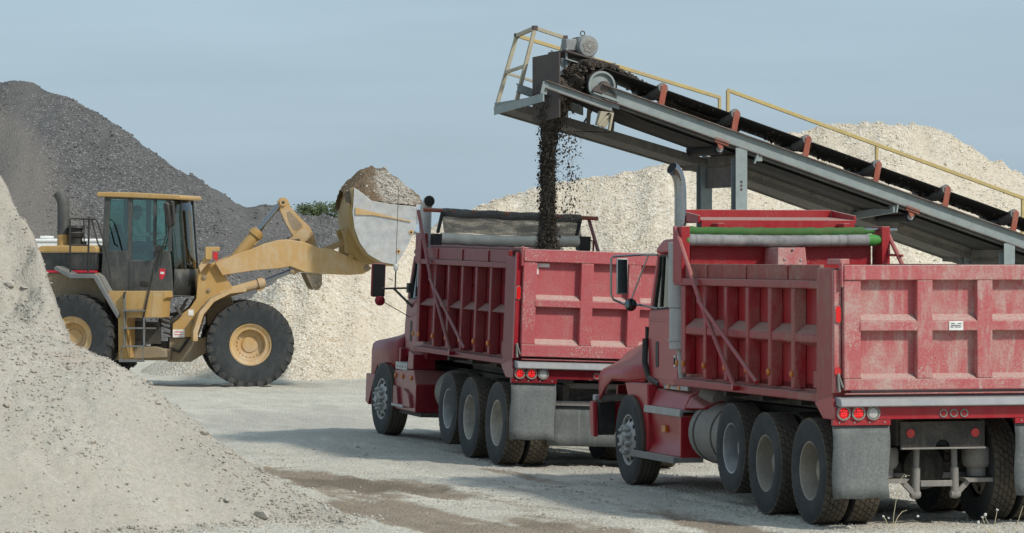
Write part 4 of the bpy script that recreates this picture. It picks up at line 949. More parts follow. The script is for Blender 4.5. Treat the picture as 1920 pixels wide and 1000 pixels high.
for w, out in ((0, -1), (WF, 1)):
    b = MB(); chan(b, -.02, S1, w, .205, ztop, 0, 0, out); b.build('stringer', ['conv_grey', 'rust_edge'], cv)
    b = MB(); ze = lambda s: 4.752 - SL * (s - .03)
    chan(b, -.845, .12, w, .115, ze, 0, 0, out, .05); b.build('head_extension', ['conv_grey', 'rust_edge'], cv)
# idlers: bracket, wing rollers, centre roller
for k in range(-0, 11):
    s = .856 + 1.075 * k; zb_ = zbelt(s)
    e = empty('idler', (0, 0, 0), (0, 0, 0), cv)
    b = MB()
    for w, sg in ((.03, 1), (WF - .03, -1)): b.prism([(s - .05, ztop(s) + .01), (s + .035, ztop(s) - .015), (s + .085, zb_ + .0), (s + .07, zb_ + .035), (s + .035, zb_ + .045), (s + .002, zb_ + .02)], 'y', w - .008, w + .008)
    b.bar((s - .01, .03, ztop(s) + .025), (s - .01, WF - .03, ztop(s) + .025), .07, .05); b.build('bracket', 'orange', e, bevel=.004)
    b = MB()
    for w0, w1 in ((.05, .335), (WF - .05, WF - .335)):
        p0, p1 = Vector((s + .035, w0, zb_ - .005)), Vector((s - .005, w1, zb_ - .098)); b.cyl(p0, p1, .075, n=18); b.cyl(p0 + (p0 - p1) * .04, p0, .045, n=10, m=1); b.cyl(p0 + (p0 - p1) * .08, p0, .016, n=8, m=2)
    b.cyl((s - .03, .36, zb_ - .128), (s - .03, WF - .36, zb_ - .128), .042, n=14)
    b.build('rollers', ['roller', 'motor', 'alu'], e)
# belt: troughed upper run, wrap round the pulley, flat return run
def trough(s):
    f = min(1, max(0, (s - .05) / .75)); z = zbelt(s); d = .075 * f
    return [(s, .075, z), (s, .2, z - d * .5), (s, .345, z - d), (s, WF - .345, z - d), (s, WF - .2, z - d * .5), (s, WF - .075, z)]
rows_ = [trough(S1 - (S1 - .05) * i / 60) for i in range(61)]
pr_ = .205; pc = (0.0, 4.965)
for i in range(1, 13):
    a = R(78 + i * 17); rows_.append([(pc[0] + pr_ * math.cos(a), w, pc[1] + pr_ * math.sin(a)) for w in (.075, .2, .345, WF - .345, WF - .2, WF - .075)])
b = MB(); b.grid(rows_); b.build('belt', 'belt', cv, solid=.012)
zret = lambda s: ztop(s) - .30
b = MB(); b.grid([[(-.02 + (S1) * i / 20, w, zret(-.02 + S1 * i / 20) + (.02 if i else .09)) for w in (.07, WF - .07)] for i in range(21)]); b.build('return_belt', 'belt_under', cv, solid=.012)
b = MB(); b.hexa([(.25, .012, ztop(.25) - .24), (.25, WF - .012, ztop(.25) - .24), (.25, WF - .012, ztop(.25) - .225), (.25, .012, ztop(.25) - .225)], [(S1, .012, ztop(S1) - .24), (S1, WF - .012, ztop(S1) - .24), (S1, WF - .012, ztop(S1) - .225), (S1, .012, ztop(S1) - .225)])
b.build('belt_pan', 'conv_under', cv)
for s in (1.72, 4.62, 7.5):
    e = empty('return_roller', (0, 0, 0), (0, 0, 0), cv)
    zz = ztop(s) - .30; b = MB(); b.cyl((s, .05, zz), (s, WF - .04, zz), .085, n=16); b.cyl((s, .03, zz), (s, .05, zz), .05, m=1); b.cyl((s, -.01, zz), (s, .03, zz), .022, m=1); b.build('roller', ['belt', 'alu'], e)
    b = MB(); b.bar((s - .10, -.02, zz + .125), (s + .10, -.02, zz + .06), .05, .06); b.bar((s - .05, -.02, zz + .10), (s, -.02, zz), .012, .06); b.build('bracket', 'orange', e)
# head pulley with bearing and mount
b = MB(); b.lathe([(.03, .03), (.165, .05), (.17, 0), (.195, 0), (.2, .015), (.2, .9), (.195, .91), (.17, .91), (.165, .86), (.03, .88)], (0, .055, pc[1]), (0, 1, 0), 32)
pl = b.build('head_pulley', 'conv_grey', cv)
b = MB(); b.lathe([(.072, .02), (.075, 0), (.075, -.06), (.055, -.075), (.02, -.08)], (.02, .06, 4.955), (0, 1, 0), 20); b.prism([(-.16, 4.90), (.19, 4.79), (.20, 4.85), (.10, 4.93), (-.03, 4.99), (-.10, 4.96)], 'y', .0, .05)
b.build('bearing', 'rust', pl)
b = MB(); b.bar((-.17, -.03, 4.865), (.20, -.03, 4.75), .07, .02); b.prism([(-.19, 4.77), (.22, 4.65), (.22, 4.75), (-.14, 4.87)], 'y', -.01, .005); b.build('bearing_mount', 'conv_grey', cv)
b = MB()                                          # belt cleaner clamp on the near side
b.hexa([(-.08, -.10, 4.62), (.10, -.10, 4.60), (.10, .0, 4.60), (-.08, .0, 4.62)], [(-.13, -.08, 4.44), (.0, -.08, 4.40), (.0, .0, 4.40), (-.13, .0, 4.44)])
b.bar((-.12, -.11, 4.42), (.06, -.11, 4.60), .04, .03); b.bar((.03, -.11, 4.36), (.08, -.11, 4.60), .05, .03); b.cyl((.03, -.13, 4.57), (.03, -.10, 4.57), .03, m=1); b.bar((-.40, .3, 4.36), (.12, -.04, 4.34), .02, .012, 1)
b.build('belt_cleaner', ['rail_pale', 'hole'], cv, bevel=.004)
# deflector plate at the discharge
b = MB(); b.hexa([(-.64, .01, 4.535), (-.64, .99, 4.475), (-.62, .99, 4.475), (-.62, .01, 4.535)], [(-.64, .01, 5.405), (-.64, .99, 5.385), (-.62, .99, 5.385), (-.62, .01, 5.405)]); b.build('deflector_plate', 'rust', cv, bevel=.003)
# drive: plate on posts, motor with box, fan cover, lifting eye
pz = lambda s: 5.345 - .26 * s
b = MB(); b.hexa([(-.36, .45, pz(-.36)), (.42, .45, pz(.42)), (.42, 1.12, pz(.42)), (-.36, 1.12, pz(-.36))], [(-.36, .45, pz(-.36) + .025), (.42, .45, pz(.42) + .025), (.42, 1.12, pz(.42) + .025), (-.36, 1.12, pz(-.36) + .025)])
for s, w in ((-.33, .52), (.38, .52), (-.33, 1.05), (.38, 1.05)): b.cyl((s, w, pz(s) - .20), (s, w, pz(s) + .06), .018, n=8, m=1)
b.hexa([(-.36, .45, pz(-.36) - .11), (.0, .45, pz(0) - .11), (.0, 1.12, pz(0) - .11), (-.36, 1.12, pz(-.36) - .11)], [(-.36, .45, pz(-.36) - .09), (.0, .45, pz(0) - .09), (.0, 1.12, pz(0) - .09), (-.36, 1.12, pz(-.36) - .09)], 1)
for w in (.55, 1.05): b.bar((-.36, w, pz(-.3) - .1), (-.42, w, 4.75), .05, .012, 1, (0, 1, 0)); b.bar((.40, w, pz(.4)), (.40, w, ztop(.4) - .05), .05, .03, 1)
b.build('drive_base', ['rust', 'conv_grey'], cv, bevel=.003)
e = empty('motor', (0, 0, 0), (0, 0, 0), cv); mc = (.02, 5.525)
b = MB(); b.lathe([(.09, 0), (.135, .01), (.15, .05), (.15, .15), (.142, .17), (.142, .17)], (mc[0], .56, mc[1]), (0, 1, 0), 28)
for k in range(22):
    a = 2 * math.pi * k / 22; b.bar((mc[0] + .135 * math.cos(a), .73, mc[1] + .135 * math.sin(a)), (mc[0] + .135 * math.cos(a), 1.02, mc[1] + .135 * math.sin(a)), .012, .024, 0, (math.cos(a), 0, math.sin(a)))
b.cyl((mc[0], .73, mc[1]), (mc[0], 1.06, mc[1]), .128, n=20); b.box(mc[0] - .14, mc[0] + .14, .72, 1.02, mc[1] - .155, mc[1] - .125)
b.build('motor_body', 'motor', e)
b = MB(); b.lathe([(.10, .002), (.092, -.004)], (mc[0], .558, mc[1]), (0, 1, 0), 6, 0)
for k in range(6): a = math.pi * k / 6; b.bar((mc[0] - .08 * math.cos(a), .552, mc[1] - .08 * math.sin(a)), (mc[0] + .08 * math.cos(a), .552, mc[1] + .08 * math.sin(a)), .006, .006, 1)
b.lathe([(.03, 0), (.025, -.006)], (mc[0], .552, mc[1]), (0, 1, 0), 12, 1)
b.build('fan_grille', ['steel', 'motor'], e)
b = MB(); b.box(mc[0] - .30, mc[0] - .14, .66, .84, mc[1] - .06, mc[1] + .10); b.build('terminal_box', 'motor', e, bevel=.015)
b = MB(); b.tube([(mc[0] + .032 * math.cos(a), .80, mc[1] + .185 + .032 * math.sin(a)) for a in [2 * math.pi * i / 14 for i in range(15)]], .008, 6); b.build('lifting_eye', 'dark', e)
# walkway on the far side with handrails
def wk(s): return 4.455 - .262 * s if s < 2.6 else 4.455 - .262 * 2.6 - .318 * (s - 2.6)
W0, W1 = 1.10, 1.86
b = MB(); ss = [-.85, 2.6, S1]
for s0, s1 in zip(ss[:-1], ss[1:]):
    b.hexa([(s0, W0, wk(s0) + .0), (s1, W0, wk(s1) + .0), (s1, W1, wk(s1) + .0), (s0, W1, wk(s0) + .0)], [(s0, W0, wk(s0) + .075), (s1, W0, wk(s1) + .075), (s1, W1, wk(s1) + .075), (s0, W1, wk(s0) + .075)])
b.build('walkway', 'conv_under', cv)
b = MB(); s0, s1 = 2.15, S1
b.hexa([(s0, WF - .01, ztop(s0) - .225), (s1, WF - .01, ztop(s1) - .225), (s1, W0 + .02, wk(s1) + .06), (s0, W0 + .02, wk(s0) + .06)], [(s0, WF - .01, ztop(s0) - .212), (s1, WF - .01, ztop(s1) - .212), (s1, W0 + .02, wk(s1) + .0), (s0, W0 + .02, wk(s0) + .0)])
b.build('skirt_plate', 'conv_under', cv)
for w in (W0, W1):
    b = MB()
    for s0, s1 in zip(ss[:-1], ss[1:]): b.hexa([(s0, w - .025, wk(s0) - .02), (s1, w - .025, wk(s1) - .02), (s1, w + .025, wk(s1) - .02), (s0, w + .025, wk(s0) - .02)], [(s0, w - .025, wk(s0) + .10), (s1, w - .025, wk(s1) + .10), (s1, w + .025, wk(s1) + .10), (s0, w + .025, wk(s0) + .10)])
    b.build('walkway_beam', 'conv_under', cv)
b = MB()
for s in (.2, .55, 2.3, 3.6, 5.0): b.prism([(s - .03, wk(s) + .08), (s + .03, wk(s) + .08), (s + .05, ztop(s) - .2), (s - .01, ztop(s) - .2)], 'y', WF + .02, WF + .03)
b.bar((.28, WF + .05, ztop(.28) - .2), (.20, WF + .2, wk(.2) + .1), .02, .02)
b.build('walkway_hanger', 'conv_under', cv)
b = MB(); b.hexa([(-.88, -.01, 4.74), (-.86, -.01, 4.74), (-.84, W1 + .02, 4.63), (-.86, W1 + .02, 4.63)], [(-.88, -.01, 4.85), (-.86, -.01, 4.85), (-.84, W1 + .02, 4.74), (-.86, W1 + .02, 4.74)])
b.bar((-.87, -.005, 4.84), (-.83, -.005, 5.0), .09, .012, 0, (0, 1, 0)); b.bar((-.85, W1, 4.74), (-.55, WF + .1, 4.80), .02, .11); b.build('end_beam', 'conv_grey', cv)
def rail(name, pts, r, mat): b = MB(); b.tube(pts, r, 6); b.build(name, mat, cv)
A_, B_, C_ = (-.53, W1, 5.73), (-.56, W0, 5.79), (-.12, W0, 5.665)
sq = .026
b = MB()
b.bar(A_, (2.54, W1, 4.925), .05, .05); b.bar((2.54, W1, 4.94), (2.54, W1, wk(2.54) + .1), .04, .04)
b.build('handrail', 'rail_yellow', cv, bevel=.004)
b = MB(); b.bar((2.665, W1, 5.03), (S1, W1, 5.03 - .3165 * (S1 - 2.665)), .05, .05); b.bar((2.67, W1, 5.03), (2.67, W1, wk(2.67) + .1), .045, .045)
for s in (5.02, 7.4, 9.8): b.bar((s, W1, 5.03 - .3165 * (s - 2.665)), (s - .02, W1, wk(s) + .1), .04, .04)
b.build('handrail', 'rail_yellow', cv, bevel=.004)
b = MB()
b.bar(A_, B_, .05, .05); b.bar(B_, C_, .05, .05); b.bar(A_, (-.845, W1, 4.70), .05, .05, 0, (0, 1, 0)); b.bar(B_, (-.83, W0, 4.78), .05, .05, 0, (0, 1, 0)); b.bar(C_, (-.22, W0, 5.3), .045, .045, 0, (0, 1, 0))
b.bar((-.70, W1, 5.215), (-.71, W0, 5.27), .04, .04); b.bar((-.69, W1, 5.21), (.9, W1, 4.79), .035, .035)
for s, w in ((-.53, W1), (-.56, W0), (-.12, W0)):
    z = 5.73 if w == W1 else (5.79 if s < -.2 else 5.665); b.box(s - .032, s + .032, w - .032, w + .032, z - .032, z + .032, 1)
b.build('end_guard', ['rail_pale', 'rust'], cv, bevel=.003)
# legs
for s, wl, zt_ in ((2.0, (.02, WF + .16), 4.12), (6.12, (.02, WF + .16), 2.83), (10.3, (.02, WF + .16), 1.5)):
    e = empty('support_frame', (0, 0, 0), (0, 0, 0), cv)
    for w in wl:
        b = MB(); b.box(s - .005, s + .005, w - .07, w + .07, -.1, zt_); b.box(s - .085, s + .085, w - .078, w - .068, -.1, ztop(s) - .20 if w < .5 else zt_ - .1); b.box(s - .085, s + .085, w + .068, w + .078, -.1, zt_ - .1)
        if w < .5:
            for i in range(3): b.box(s - .02, s + .015, w - .0795, w - .0785, zt_ - .55 + i * .05, zt_ - .515 + i * .05, 1)
        b.build('leg', ['conv_grey', 'rust'], e)
    b = MB(); b.box(s - .015, s + .015, .1, WF + .1, zt_ - .50, zt_ - .22); b.box(s - .015, s + .015, .1, WF + .1, zt_ - .16, zt_ - .06)
    if s < 9: b.bar((s, WF + .1, zt_ - .2), (s, W1, wk(s) + .0), .08, .1)
    b.build('cross_brace', 'conv_under', e)
b = MB(); b.bar((4.35, -.02, ztop(4.35) - .28), (4.25, 1.5, ztop(4.35) - .40), .06, .10); b.bar((4.38, -.03, ztop(4.38) - .205), (4.36, -.03, ztop(4.38) - .32), .05, .02); b.build('cross_member', 'conv_grey', cv)
b = MB(); b.bar((2.25, -.03, ztop(2.25) - .205), (2.2, -.03, ztop(2.25) - .33), .05, .02); b.box(2.22, 2.32, -.04, -.02, ztop(2.25) - .30, ztop(2.25) - .22)
b.build('clip', 'conv_grey', cv)

# soil on the belt, pouring over the head pulley and falling into the truck
CM = Matrix.Translation(CO) @ Matrix.Rotation(R(CY), 4, 'Z')
CMn = np.array(CM)
def cw(P): return P @ CMn[:3, :3].T + CMn[:3, 3]
path = np.array([(2.2, 5.226 - .3124 * 2.2 - .13), (1.2, 5.226 - .3124 * 1.2 - .10), (.5, 5.10), (.15, 5.215), (-.05, 5.205), (-.22, 5.12), (-.36, 4.98), (-.48, 4.75), (-.52, 4.5), (-.545, 4.2), (-.55, 3.9), (-.55, 3.6), (-.55, 3.3), (-.55, 3.0), (-.55, 2.75)])
wc = np.array([.5, .5, .5, .5, .5, .5, .5, .52, .60, .66, .67, .67, .67, .67, .67])
hw = np.array([.10, .16, .26, .32, .34, .34, .32, .28, .20, .145, .135, .13, .125, .13, .15]); th = np.array([.02, .035, .05, .065, .09, .14, .18, .17, .12, .085, .08, .08, .08, .09, .12])
tt = np.linspace(0, len(path) - 1, 170); fs_ = [np.interp(tt, np.arange(len(path)), q) for q in (path[:, 0], path[:, 1], hw, th, wc)]
na = 40; V = []
for i in range(len(tt)):
    a = np.linspace(0, 2 * np.pi, na, endpoint=False); c = np.cos(a); s = np.sin(a)
    nn = (.78 if tt[i] > 8 else 1) * (1 + .45 * fbm(np.full(na, tt[i] * 2.1) + c * .7, a * 0 + s * 1.1 + 5, 4, .65, 131) + .12 * rng.uniform(-1, 1, na))
    fx = fs_[0][i]; fz = fs_[1][i]
    k0, k1 = max(0, i - 2), min(len(tt) - 1, i + 2); dx, dz = fs_[0][k1] - fs_[0][k0], fs_[1][k1] - fs_[1][k0]; q = math.hypot(dx, dz); nx, nz_ = -dz / q, dx / q
    off = s * fs_[3][i] * nn; V.append(np.stack([fx + nx * off, fs_[4][i] + c * fs_[2][i] * nn, fz + nz_ * off], 1))
V = cw(np.concatenate(V)); I = np.arange(len(V)).reshape(len(tt), na); I = np.concatenate([I, I[:, :1]], 1)
fall = mesh_np('falling_soil', V, quad(I), 'soil'); tag(fall, 'column of dark soil pouring off the conveyor head into the truck', 'soil', kind='stuff')
# loose clods round the column
n = 22000; z = 5.0 - rng.random(n) ** .8 * 2.3; side = rng.random(n)
ti = np.interp(-z, -path[7:, 1], np.arange(7, len(path)).astype(float)); cx_ = np.interp(ti, np.arange(len(path)), path[:, 0]); hh = np.interp(ti, np.arange(len(path)), hw); tk_ = np.interp(ti, np.arange(len(path)), th)
a = rng.uniform(0, 6.283, n); rr_ = np.where(rng.random(n) < .62, rng.uniform(.55, 1.15, n), .95 + np.abs(rng.normal(0, .38, n)))
P = np.stack([cx_ + tk_ * rr_ * np.sin(a) + .01, np.interp(ti, np.arange(len(path)), wc) + hh * rr_ * np.cos(a), z], 1)
rad = (.0025 + .0085 * rng.random(n) ** 2) * np.where(rr_ > 1.4, .75, 1.) + .012 * (rng.random(n) > .97)
m2 = 750; z2 = 4.35 - rng.random(m2) ** 1.3 * 1.2; P2 = np.stack([-.50 + .10 + .06 * rng.normal(0, 1, m2) + .06 * (4.35 - z2) * rng.random(m2), .30 + .20 * rng.normal(0, 1, m2), z2], 1); r2 = .004 + .012 * rng.random(m2) ** 3
m3 = 1500; tq = rng.uniform(1.5, 7, m3); c3 = rng.uniform(-1, 1, m3)
P3 = np.stack([np.interp(tq, np.arange(len(path)), path[:, 0]) + rng.normal(0, .03, m3), .5 + c3 * np.interp(tq, np.arange(len(path)), hw), np.interp(tq, np.arange(len(path)), path[:, 1]) + np.interp(tq, np.arange(len(path)), th) * np.sqrt(np.clip(1 - c3 * c3, 0, 1)) * .95], 1); r3 = .010 + .02 * rng.random(m3) ** 2
m4 = 500; s4 = rng.uniform(.6, 8, m4); P4 = np.stack([s4, .5 + .3 * rng.normal(0, .6, m4).clip(-1.2, 1.2), 0 * s4], 1); P4[:, 2] = 5.226 - .3124 * s4 - .10 + .10 * np.abs(P4[:, 1] - .5) * 2; r4 = .01 + .02 * rng.random(m4)
m5 = 500; s5 = -.3 + 2. * rng.random(m5); P5 = np.stack([s5, W0 + .1 + .25 * rng.random(m5), np.array([wk(q) for q in s5]) + .085], 1); r5 = .01 + .022 * rng.random(m5) * np.clip(1.2 - .7 * np.abs(s5), .2, 1)
cl = pebbles('soil_clods', cw(np.concatenate([P, P2, P3, P4, P5])), np.concatenate([rad, r2, r3, r4, r5]), 'soil', None, 1.25, .40)
cl['kind'] = 'stuff'; cl['label'] = 'loose dark clods scattering around the falling soil and along the belt'; cl['category'] = 'soil'

# ------------------------------------------------------------------ wheel loader
# two frames hinged at the middle; x forward, y to the far side.  lp() measures a point of the photo on a plane at y of that frame
HX, HY = -7.08, 72.91
class Frame:
    def __init__(s, yaw): s.c, s.s = math.cos(R(yaw)), math.sin(R(yaw))
    def p(s, u, v, y):
        k = (u - 960) / F_PX                       # ray (k,1): hinge + R(x,y)
        # HX + c x - s y = k d ; HY + s x + c y = d
        x = (k * (HY + s.c * y) - HX + s.s * y) / (s.c - k * s.s); d = HY + s.s * x + s.c * y
        return (x, CAM_H + (V0 - v) / F_PX * d)
    def poly(s, pts, y): return [s.p(u, v, y) for u, v in pts]
FF, RF = Frame(8), Frame(-10)
lo = empty('wheel_loader', (HX, HY, 0), (0, 0, 0))
tag(lo, 'yellow wheel loader with black cab carrying a full raised bucket', 'wheel loader')
def place(o, yaw): o.rotation_euler = (0, 0, R(yaw)); return o
def fprism(name, fr, pts, y0, y1, mat, yaw, bevel=.01, mirror=False):
    b = MB(); P = fr.poly(pts, y0); b.prism(P, 'y', y0, y1); parent = None
    if mirror: c = MB(); c.prism(P, 'y', -y1, -y0); place(c.build(name, mat, lo, bevel=bevel), yaw)
    o = b.build(name, mat, parent or lo, bevel=bevel)
    if parent is None: place(o, yaw)
    return o
YF, YR = 8, -10
# wheels
for fr, yaw, (u, v) in ((FF, YF, (470, 646.5)), (RF, YR, (133, 633))):
    x, z = fr.p(u, v, -1.30)
    for sgn in (-1, 1):
        a = R(yaw); y = sgn * .98
        wx, wy = x * math.cos(a) - y * math.sin(a), x * math.sin(a) + y * math.cos(a)
        wheel(lo, (wx, wy, z), .885, .66, 'lug', 'loader', 'yellow_dusty', sgn > 0, R(yaw + 90), spin=.25)
# --- front frame
tower = [(372, 505), (380, 494), (403, 494), (414, 503), (438, 543), (405, 560), (385, 590), (372, 632), (323, 633), (324, 602), (357, 577), (368, 560)]
fprism('front_frame', FF, tower, -.50, -.40, 'yellow', YF, mirror=True)
fprism('frame_casting', FF, [(318, 634), (385, 634), (440, 600), (452, 640), (405, 650), (358, 679), (316, 679)], -.42, .42, 'brown_body', YF)
fprism('tower_core', FF, [(395, 520), (424, 527), (445, 590), (390, 610), (385, 560)], -.38, .38, 'brown_body', YF)
fen = [(362, 640), (362, 622), (374, 585), (396, 560), (430, 545), (462, 541), (462, 547), (432, 551), (402, 566), (382, 590), (371, 625), (371, 640)]
for sgn in (-1, 1):
    b = MB(); P = FF.poly(fen, -1.30); b.prism(P, 'y', *sorted((sgn * 1.30, sgn * .50))); place(b.build('fender', 'yellow_dusty', lo, bevel=.008), YF)
b = MB()
for (u0, v0, u1, v1) in ((324, 618, 346, 633), (353, 581, 363, 592)):
    P = FF.poly([(u0, v0), (u1, v0), (u1, v1), (u0, v1)], -.51); b.prism(P, 'y', -.508, -.503)
for q in ((327, 622, 342, 623.5), (327, 627, 340, 628.2)): P = FF.poly([(q[0], q[1]), (q[2], q[1]), (q[2], q[3]), (q[0], q[3])], -.51); b.prism(P, 'y', -.511, -.509, 1)
place(b.build('warning_label', ['sticker', 'redink'], lo, bevel=0), YF)
fprism('headlight', FF, [(385, 463), (412, 463), (412, 471), (398, 471), (397, 487), (385, 487)], -.80, -.60, 'yellow', YF)
fprism('light_bracket', FF, [(372, 500), (385, 480), (396, 480), (394, 490), (382, 503), (376, 512)], -.72, -.52, 'yellow_dusty', YF)
fprism('turn_light', FF, [(399, 473), (409, 473), (408, 490), (400, 486)], -.78, -.64, 'lamp_red_off', YF, .004)
# lift arms
arm = [(403, 493), (440, 478), (473, 467), (495, 457), (520, 451), (538, 449), (560, 452), (578, 457), (596, 464), (622, 467), (645, 477), (668, 488), (690, 496), (697, 503), (692, 508), (680, 514), (655, 516), (605, 514), (572, 511), (555, 504), (545, 500), (520, 504), (482, 507), (440, 513), (417, 517)]
for sgn in (-1, 1):
    b = MB(); b.prism(FF.poly(arm, -.62), 'y', *sorted((sgn * .64, sgn * .54))); place(b.build('lift_arm', 'yellow_dusty', lo, bevel=.012), YF)
fprism('arm_cross_tube', FF, [(572, 512), (604, 514), (604, 530), (601, 540), (594, 545), (586, 542), (581, 532)], -.60, -.46, 'brown_body', YF, mirror=True)
b = MB(); x, z = FF.p(560, 486, 0); b.cyl((x, -.55, z), (x, .55, z), .13, n=18); x, z = FF.p(593, 535, -.6); b.cyl((x, -.63, z), (x, .63, z), .045, n=14); place(b.build('cross_tube', 'brown_body', lo), YF)
# bell crank
b = MB(); crank = FF.poly([(520, 378), (526, 371), (535, 371), (541, 378), (544, 388), (556, 402), (570, 416), (579, 424), (588, 440), (594, 464), (590, 474), (572, 468), (556, 452), (546, 438), (536, 420), (526, 398)], 0)
b.prism(crank, 'y', -.09, .09)
b.prism(FF.poly([(537, 399), (543, 396), (566, 421), (566, 426), (557, 433), (549, 431), (540, 415)], 0), 'y', -.0945, -.085, 1)  # recess drawn as a thin darker plate, its shade put into the colour
for u, v, r in ((530, 380, .075), (569, 441, .085)):
    x, z = FF.p(u, v, 0); b.cyl((x, -.14, z), (x, .14, z), r, n=18)
    b.cyl((x, -.146, z), (x, -.139, z), r * .45, n=12, m=2)
b.prism(FF.poly([(540, 450), (552, 441), (565, 430), (578, 432), (582, 444), (574, 452), (570, 458)], -.2), 'y', -.24, -.16)
b.prism(FF.poly([(540, 450), (552, 441), (565, 430), (578, 432), (582, 444), (574, 452), (570, 458)], -.2), 'y', .16, .24)
place(b.build('bell_crank', ['yellow_dusty', 'brown_body', 'dark'], lo, bevel=.004), YF)
def cylinder(name, fr, yaw, p0, p1, p2, y, r, rr_, mat):
    e = empty(name, (0, 0, 0), (0, 0, R(yaw)), lo)
    P = [fr.p(*q, y) for q in (p0, p1, p2)]; P = [Vector((q[0], y, q[1])) for q in P]
    b = MB(); d = (P[1] - P[0]).normalized(); b.cyl(P[0], P[1], r, n=18); b.cyl(P[1] - d * .09, P[1] + d * .02, r * 1.25, n=18); b.cyl(P[1] - d * .05, P[1] + d * .06, r * .9, n=18); b.bar(P[1] - d * .12 + Vector((0, 0, -r * 1.3)), P[1] + d * .03 + Vector((0, 0, -r * 1.3)), r, r * .5); b.build('barrel', mat, e, bevel=.006)
    b = MB(); b.cyl(P[1], P[2], rr_, n=14); b.build('rod', 'chrome', e)
    return e
cylinder('tilt_cylinder', FF, YF, (420, 512), (482, 436), (528, 380), 0, .125, .058, 'yellow')
for y in (-.42, .42): cylinder('lift_cylinder', FF, YF, (412, 553), (492, 530), (553, 505), y, .10, .055, 'yellow_dusty')
fprism('rod_eye', FF, [(546, 508), (550, 502), (562, 499), (570, 503), (572, 509), (560, 511), (551, 516)], -.52, -.32, 'yellow_dusty', YF, mirror=True)
for k in range(3):
    b = MB(); P = [FF.p(u, v, -.50 + .06 * k) for u, v in ((408, 505), (440, 492 + k), (490, 470 + k), (530, 456 + k), (562, 452 + k))]; b.tube([(q[0], -.50 + .06 * k, q[1] + .03) for q in P], .018, 6); place(b.build('hydraulic_hose', 'black', lo), YF)
for u0, v0, u1, v1, v2 in ((352, 560, 335, 585, 600), (348, 570, 332, 596, 616), (356, 588, 336, 608, 628), (372, 596, 350, 640, 660)):
    b = MB(); P = [FF.p(u, v, -.46) for u, v in ((u0, v0), (u1, v1), (u1 - 14, v2), (u1 - 30, v2 - 6))]; b.tube([(q[0], -.46, q[1]) for q in P], .028, 7); place(b.build('hydraulic_hose', 'black', lo), YF)
for u, v, r_ in ((384, 520, .05), (392, 545, .04), (362, 606, .045), (377, 508, .035), (548, 510, .05), (600, 532, .05), (688, 503, .06)):
    b = MB(); x, z = FF.p(u, v, -.66); b.cyl((x, -.67 if u > 500 else -.53, z), (x, -.50, z), r_, n=14); b.cyl((x, -.68 if u > 500 else -.54, z), (x, -.60 if u > 500 else -.52, z), r_ * .5, n=10); place(b.build('pin', 'brown_body', lo, bevel=.004), YF)
# bucket: side cheeks, rolled shell, lip
yb_ = 1.55
side = [(664, 352), (672, 357), (698, 377), (735, 383), (782, 388), (783, 420), (762, 466), (743, 497), (716, 492), (690, 477), (675, 456), (665, 430), (661, 400), (663, 372)]
Ps = FF.poly(side, -yb_)
bk = empty('bucket', (0, 0, 0), (0, 0, R(YF)), lo)
for sgn in (-1, 1):
    b = MB(); b.prism(Ps, 'y', *sorted((sgn * yb_, sgn * (yb_ - .04))))
    if sgn < 0:
        for u, v in ((771, 436), (747, 472)): x, z = FF.p(u, v, -yb_); b.cyl((x, -yb_ - .012, z), (x, -yb_, z), .05, n=14, m=1); b.cyl((x, -yb_ - .016, z), (x, -yb_ - .011, z), .022, n=10, m=2)
    b.build('cheek', ['bucket', 'yellow_dusty', 'hole'], bk, bevel=.006)
b = MB()
strip = FF.poly([(666, 389), (700, 398), (735, 407), (770, 415), (770, 417), (735, 410), (700, 404), (666, 403)], -yb_); b.prism(strip, 'y', -yb_ - .03, -yb_ - .002); b.build('wear_strip', 'yellow_dusty', bk, bevel=.004)
shell = FF.poly([(664, 352), (663, 372), (661, 400), (665, 430), (675, 456), (690, 477), (716, 492), (743, 497), (783, 420), (783, 418)], -yb_)[:8]
b = MB(); b.grid([[(x, y, z) for y in (-yb_ + .03, -.8, 0, .8, yb_ - .03)] for x, z in shell]); b.build('shell', 'bucket_back', bk, solid=.03)
for y in (-.62, .62):
    b = MB(); Q = FF.poly([(640, 432), (660, 428), (676, 456), (700, 480), (712, 492), (690, 497), (675, 492), (660, 478), (646, 474), (646, 450)], -.62); b.prism(Q, 'y', y - .10, y + .10)
    x, z = FF.p(657, 481, -.62); b.cyl((x, y - .12, z), (x, y + .12, z), .06); b.build('hinge_bracket', 'bucket_back', bk, bevel=.01)
b = MB(); Q = FF.poly([(783, 384), (815, 375), (822, 379), (783, 421)], -yb_); b.hexa([(Q[0][0], -yb_, Q[0][1]), (Q[3][0], -yb_, Q[3][1]), (Q[3][0] - .03, -yb_, Q[3][1]), (Q[0][0] - .03, -yb_, Q[0][1])], [(Q[0][0], yb_, Q[0][1]), (Q[3][0], yb_, Q[3][1]), (Q[3][0] - .03, yb_, Q[3][1]), (Q[0][0] - .03, yb_, Q[0][1])])
b.build('lip', 'bucket', bk, bevel=.006)
for y in (yb_ - .1, .6, -.2):
    b = MB(); q = FF.p(783, 386, -yb_); b.hexa([(q[0] - .05, y - .08, q[1] - .08), (q[0] - .05, y + .08, q[1] - .08), (q[0] - .05, y + .08, q[1]), (q[0] - .05, y - .08, q[1])], [(q[0] + .30, y - .03, q[1] + .10), (q[0] + .30, y + .03, q[1] + .10), (q[0] + .30, y + .03, q[1] + .13), (q[0] + .30, y - .03, q[1] + .13)]); b.build('tooth', 'bucket', bk, bevel=.006)
# linkage from crank to bucket
b = MB(); p0 = FF.p(590, 468, 0); p1 = FF.p(650, 452, 0); b.bar((p0[0], 0, p0[1] - .1), (p1[0], 0, p1[1]), .14, .12); place(b.build('tilt_link', 'yellow_dusty', lo, bevel=.01), YF)
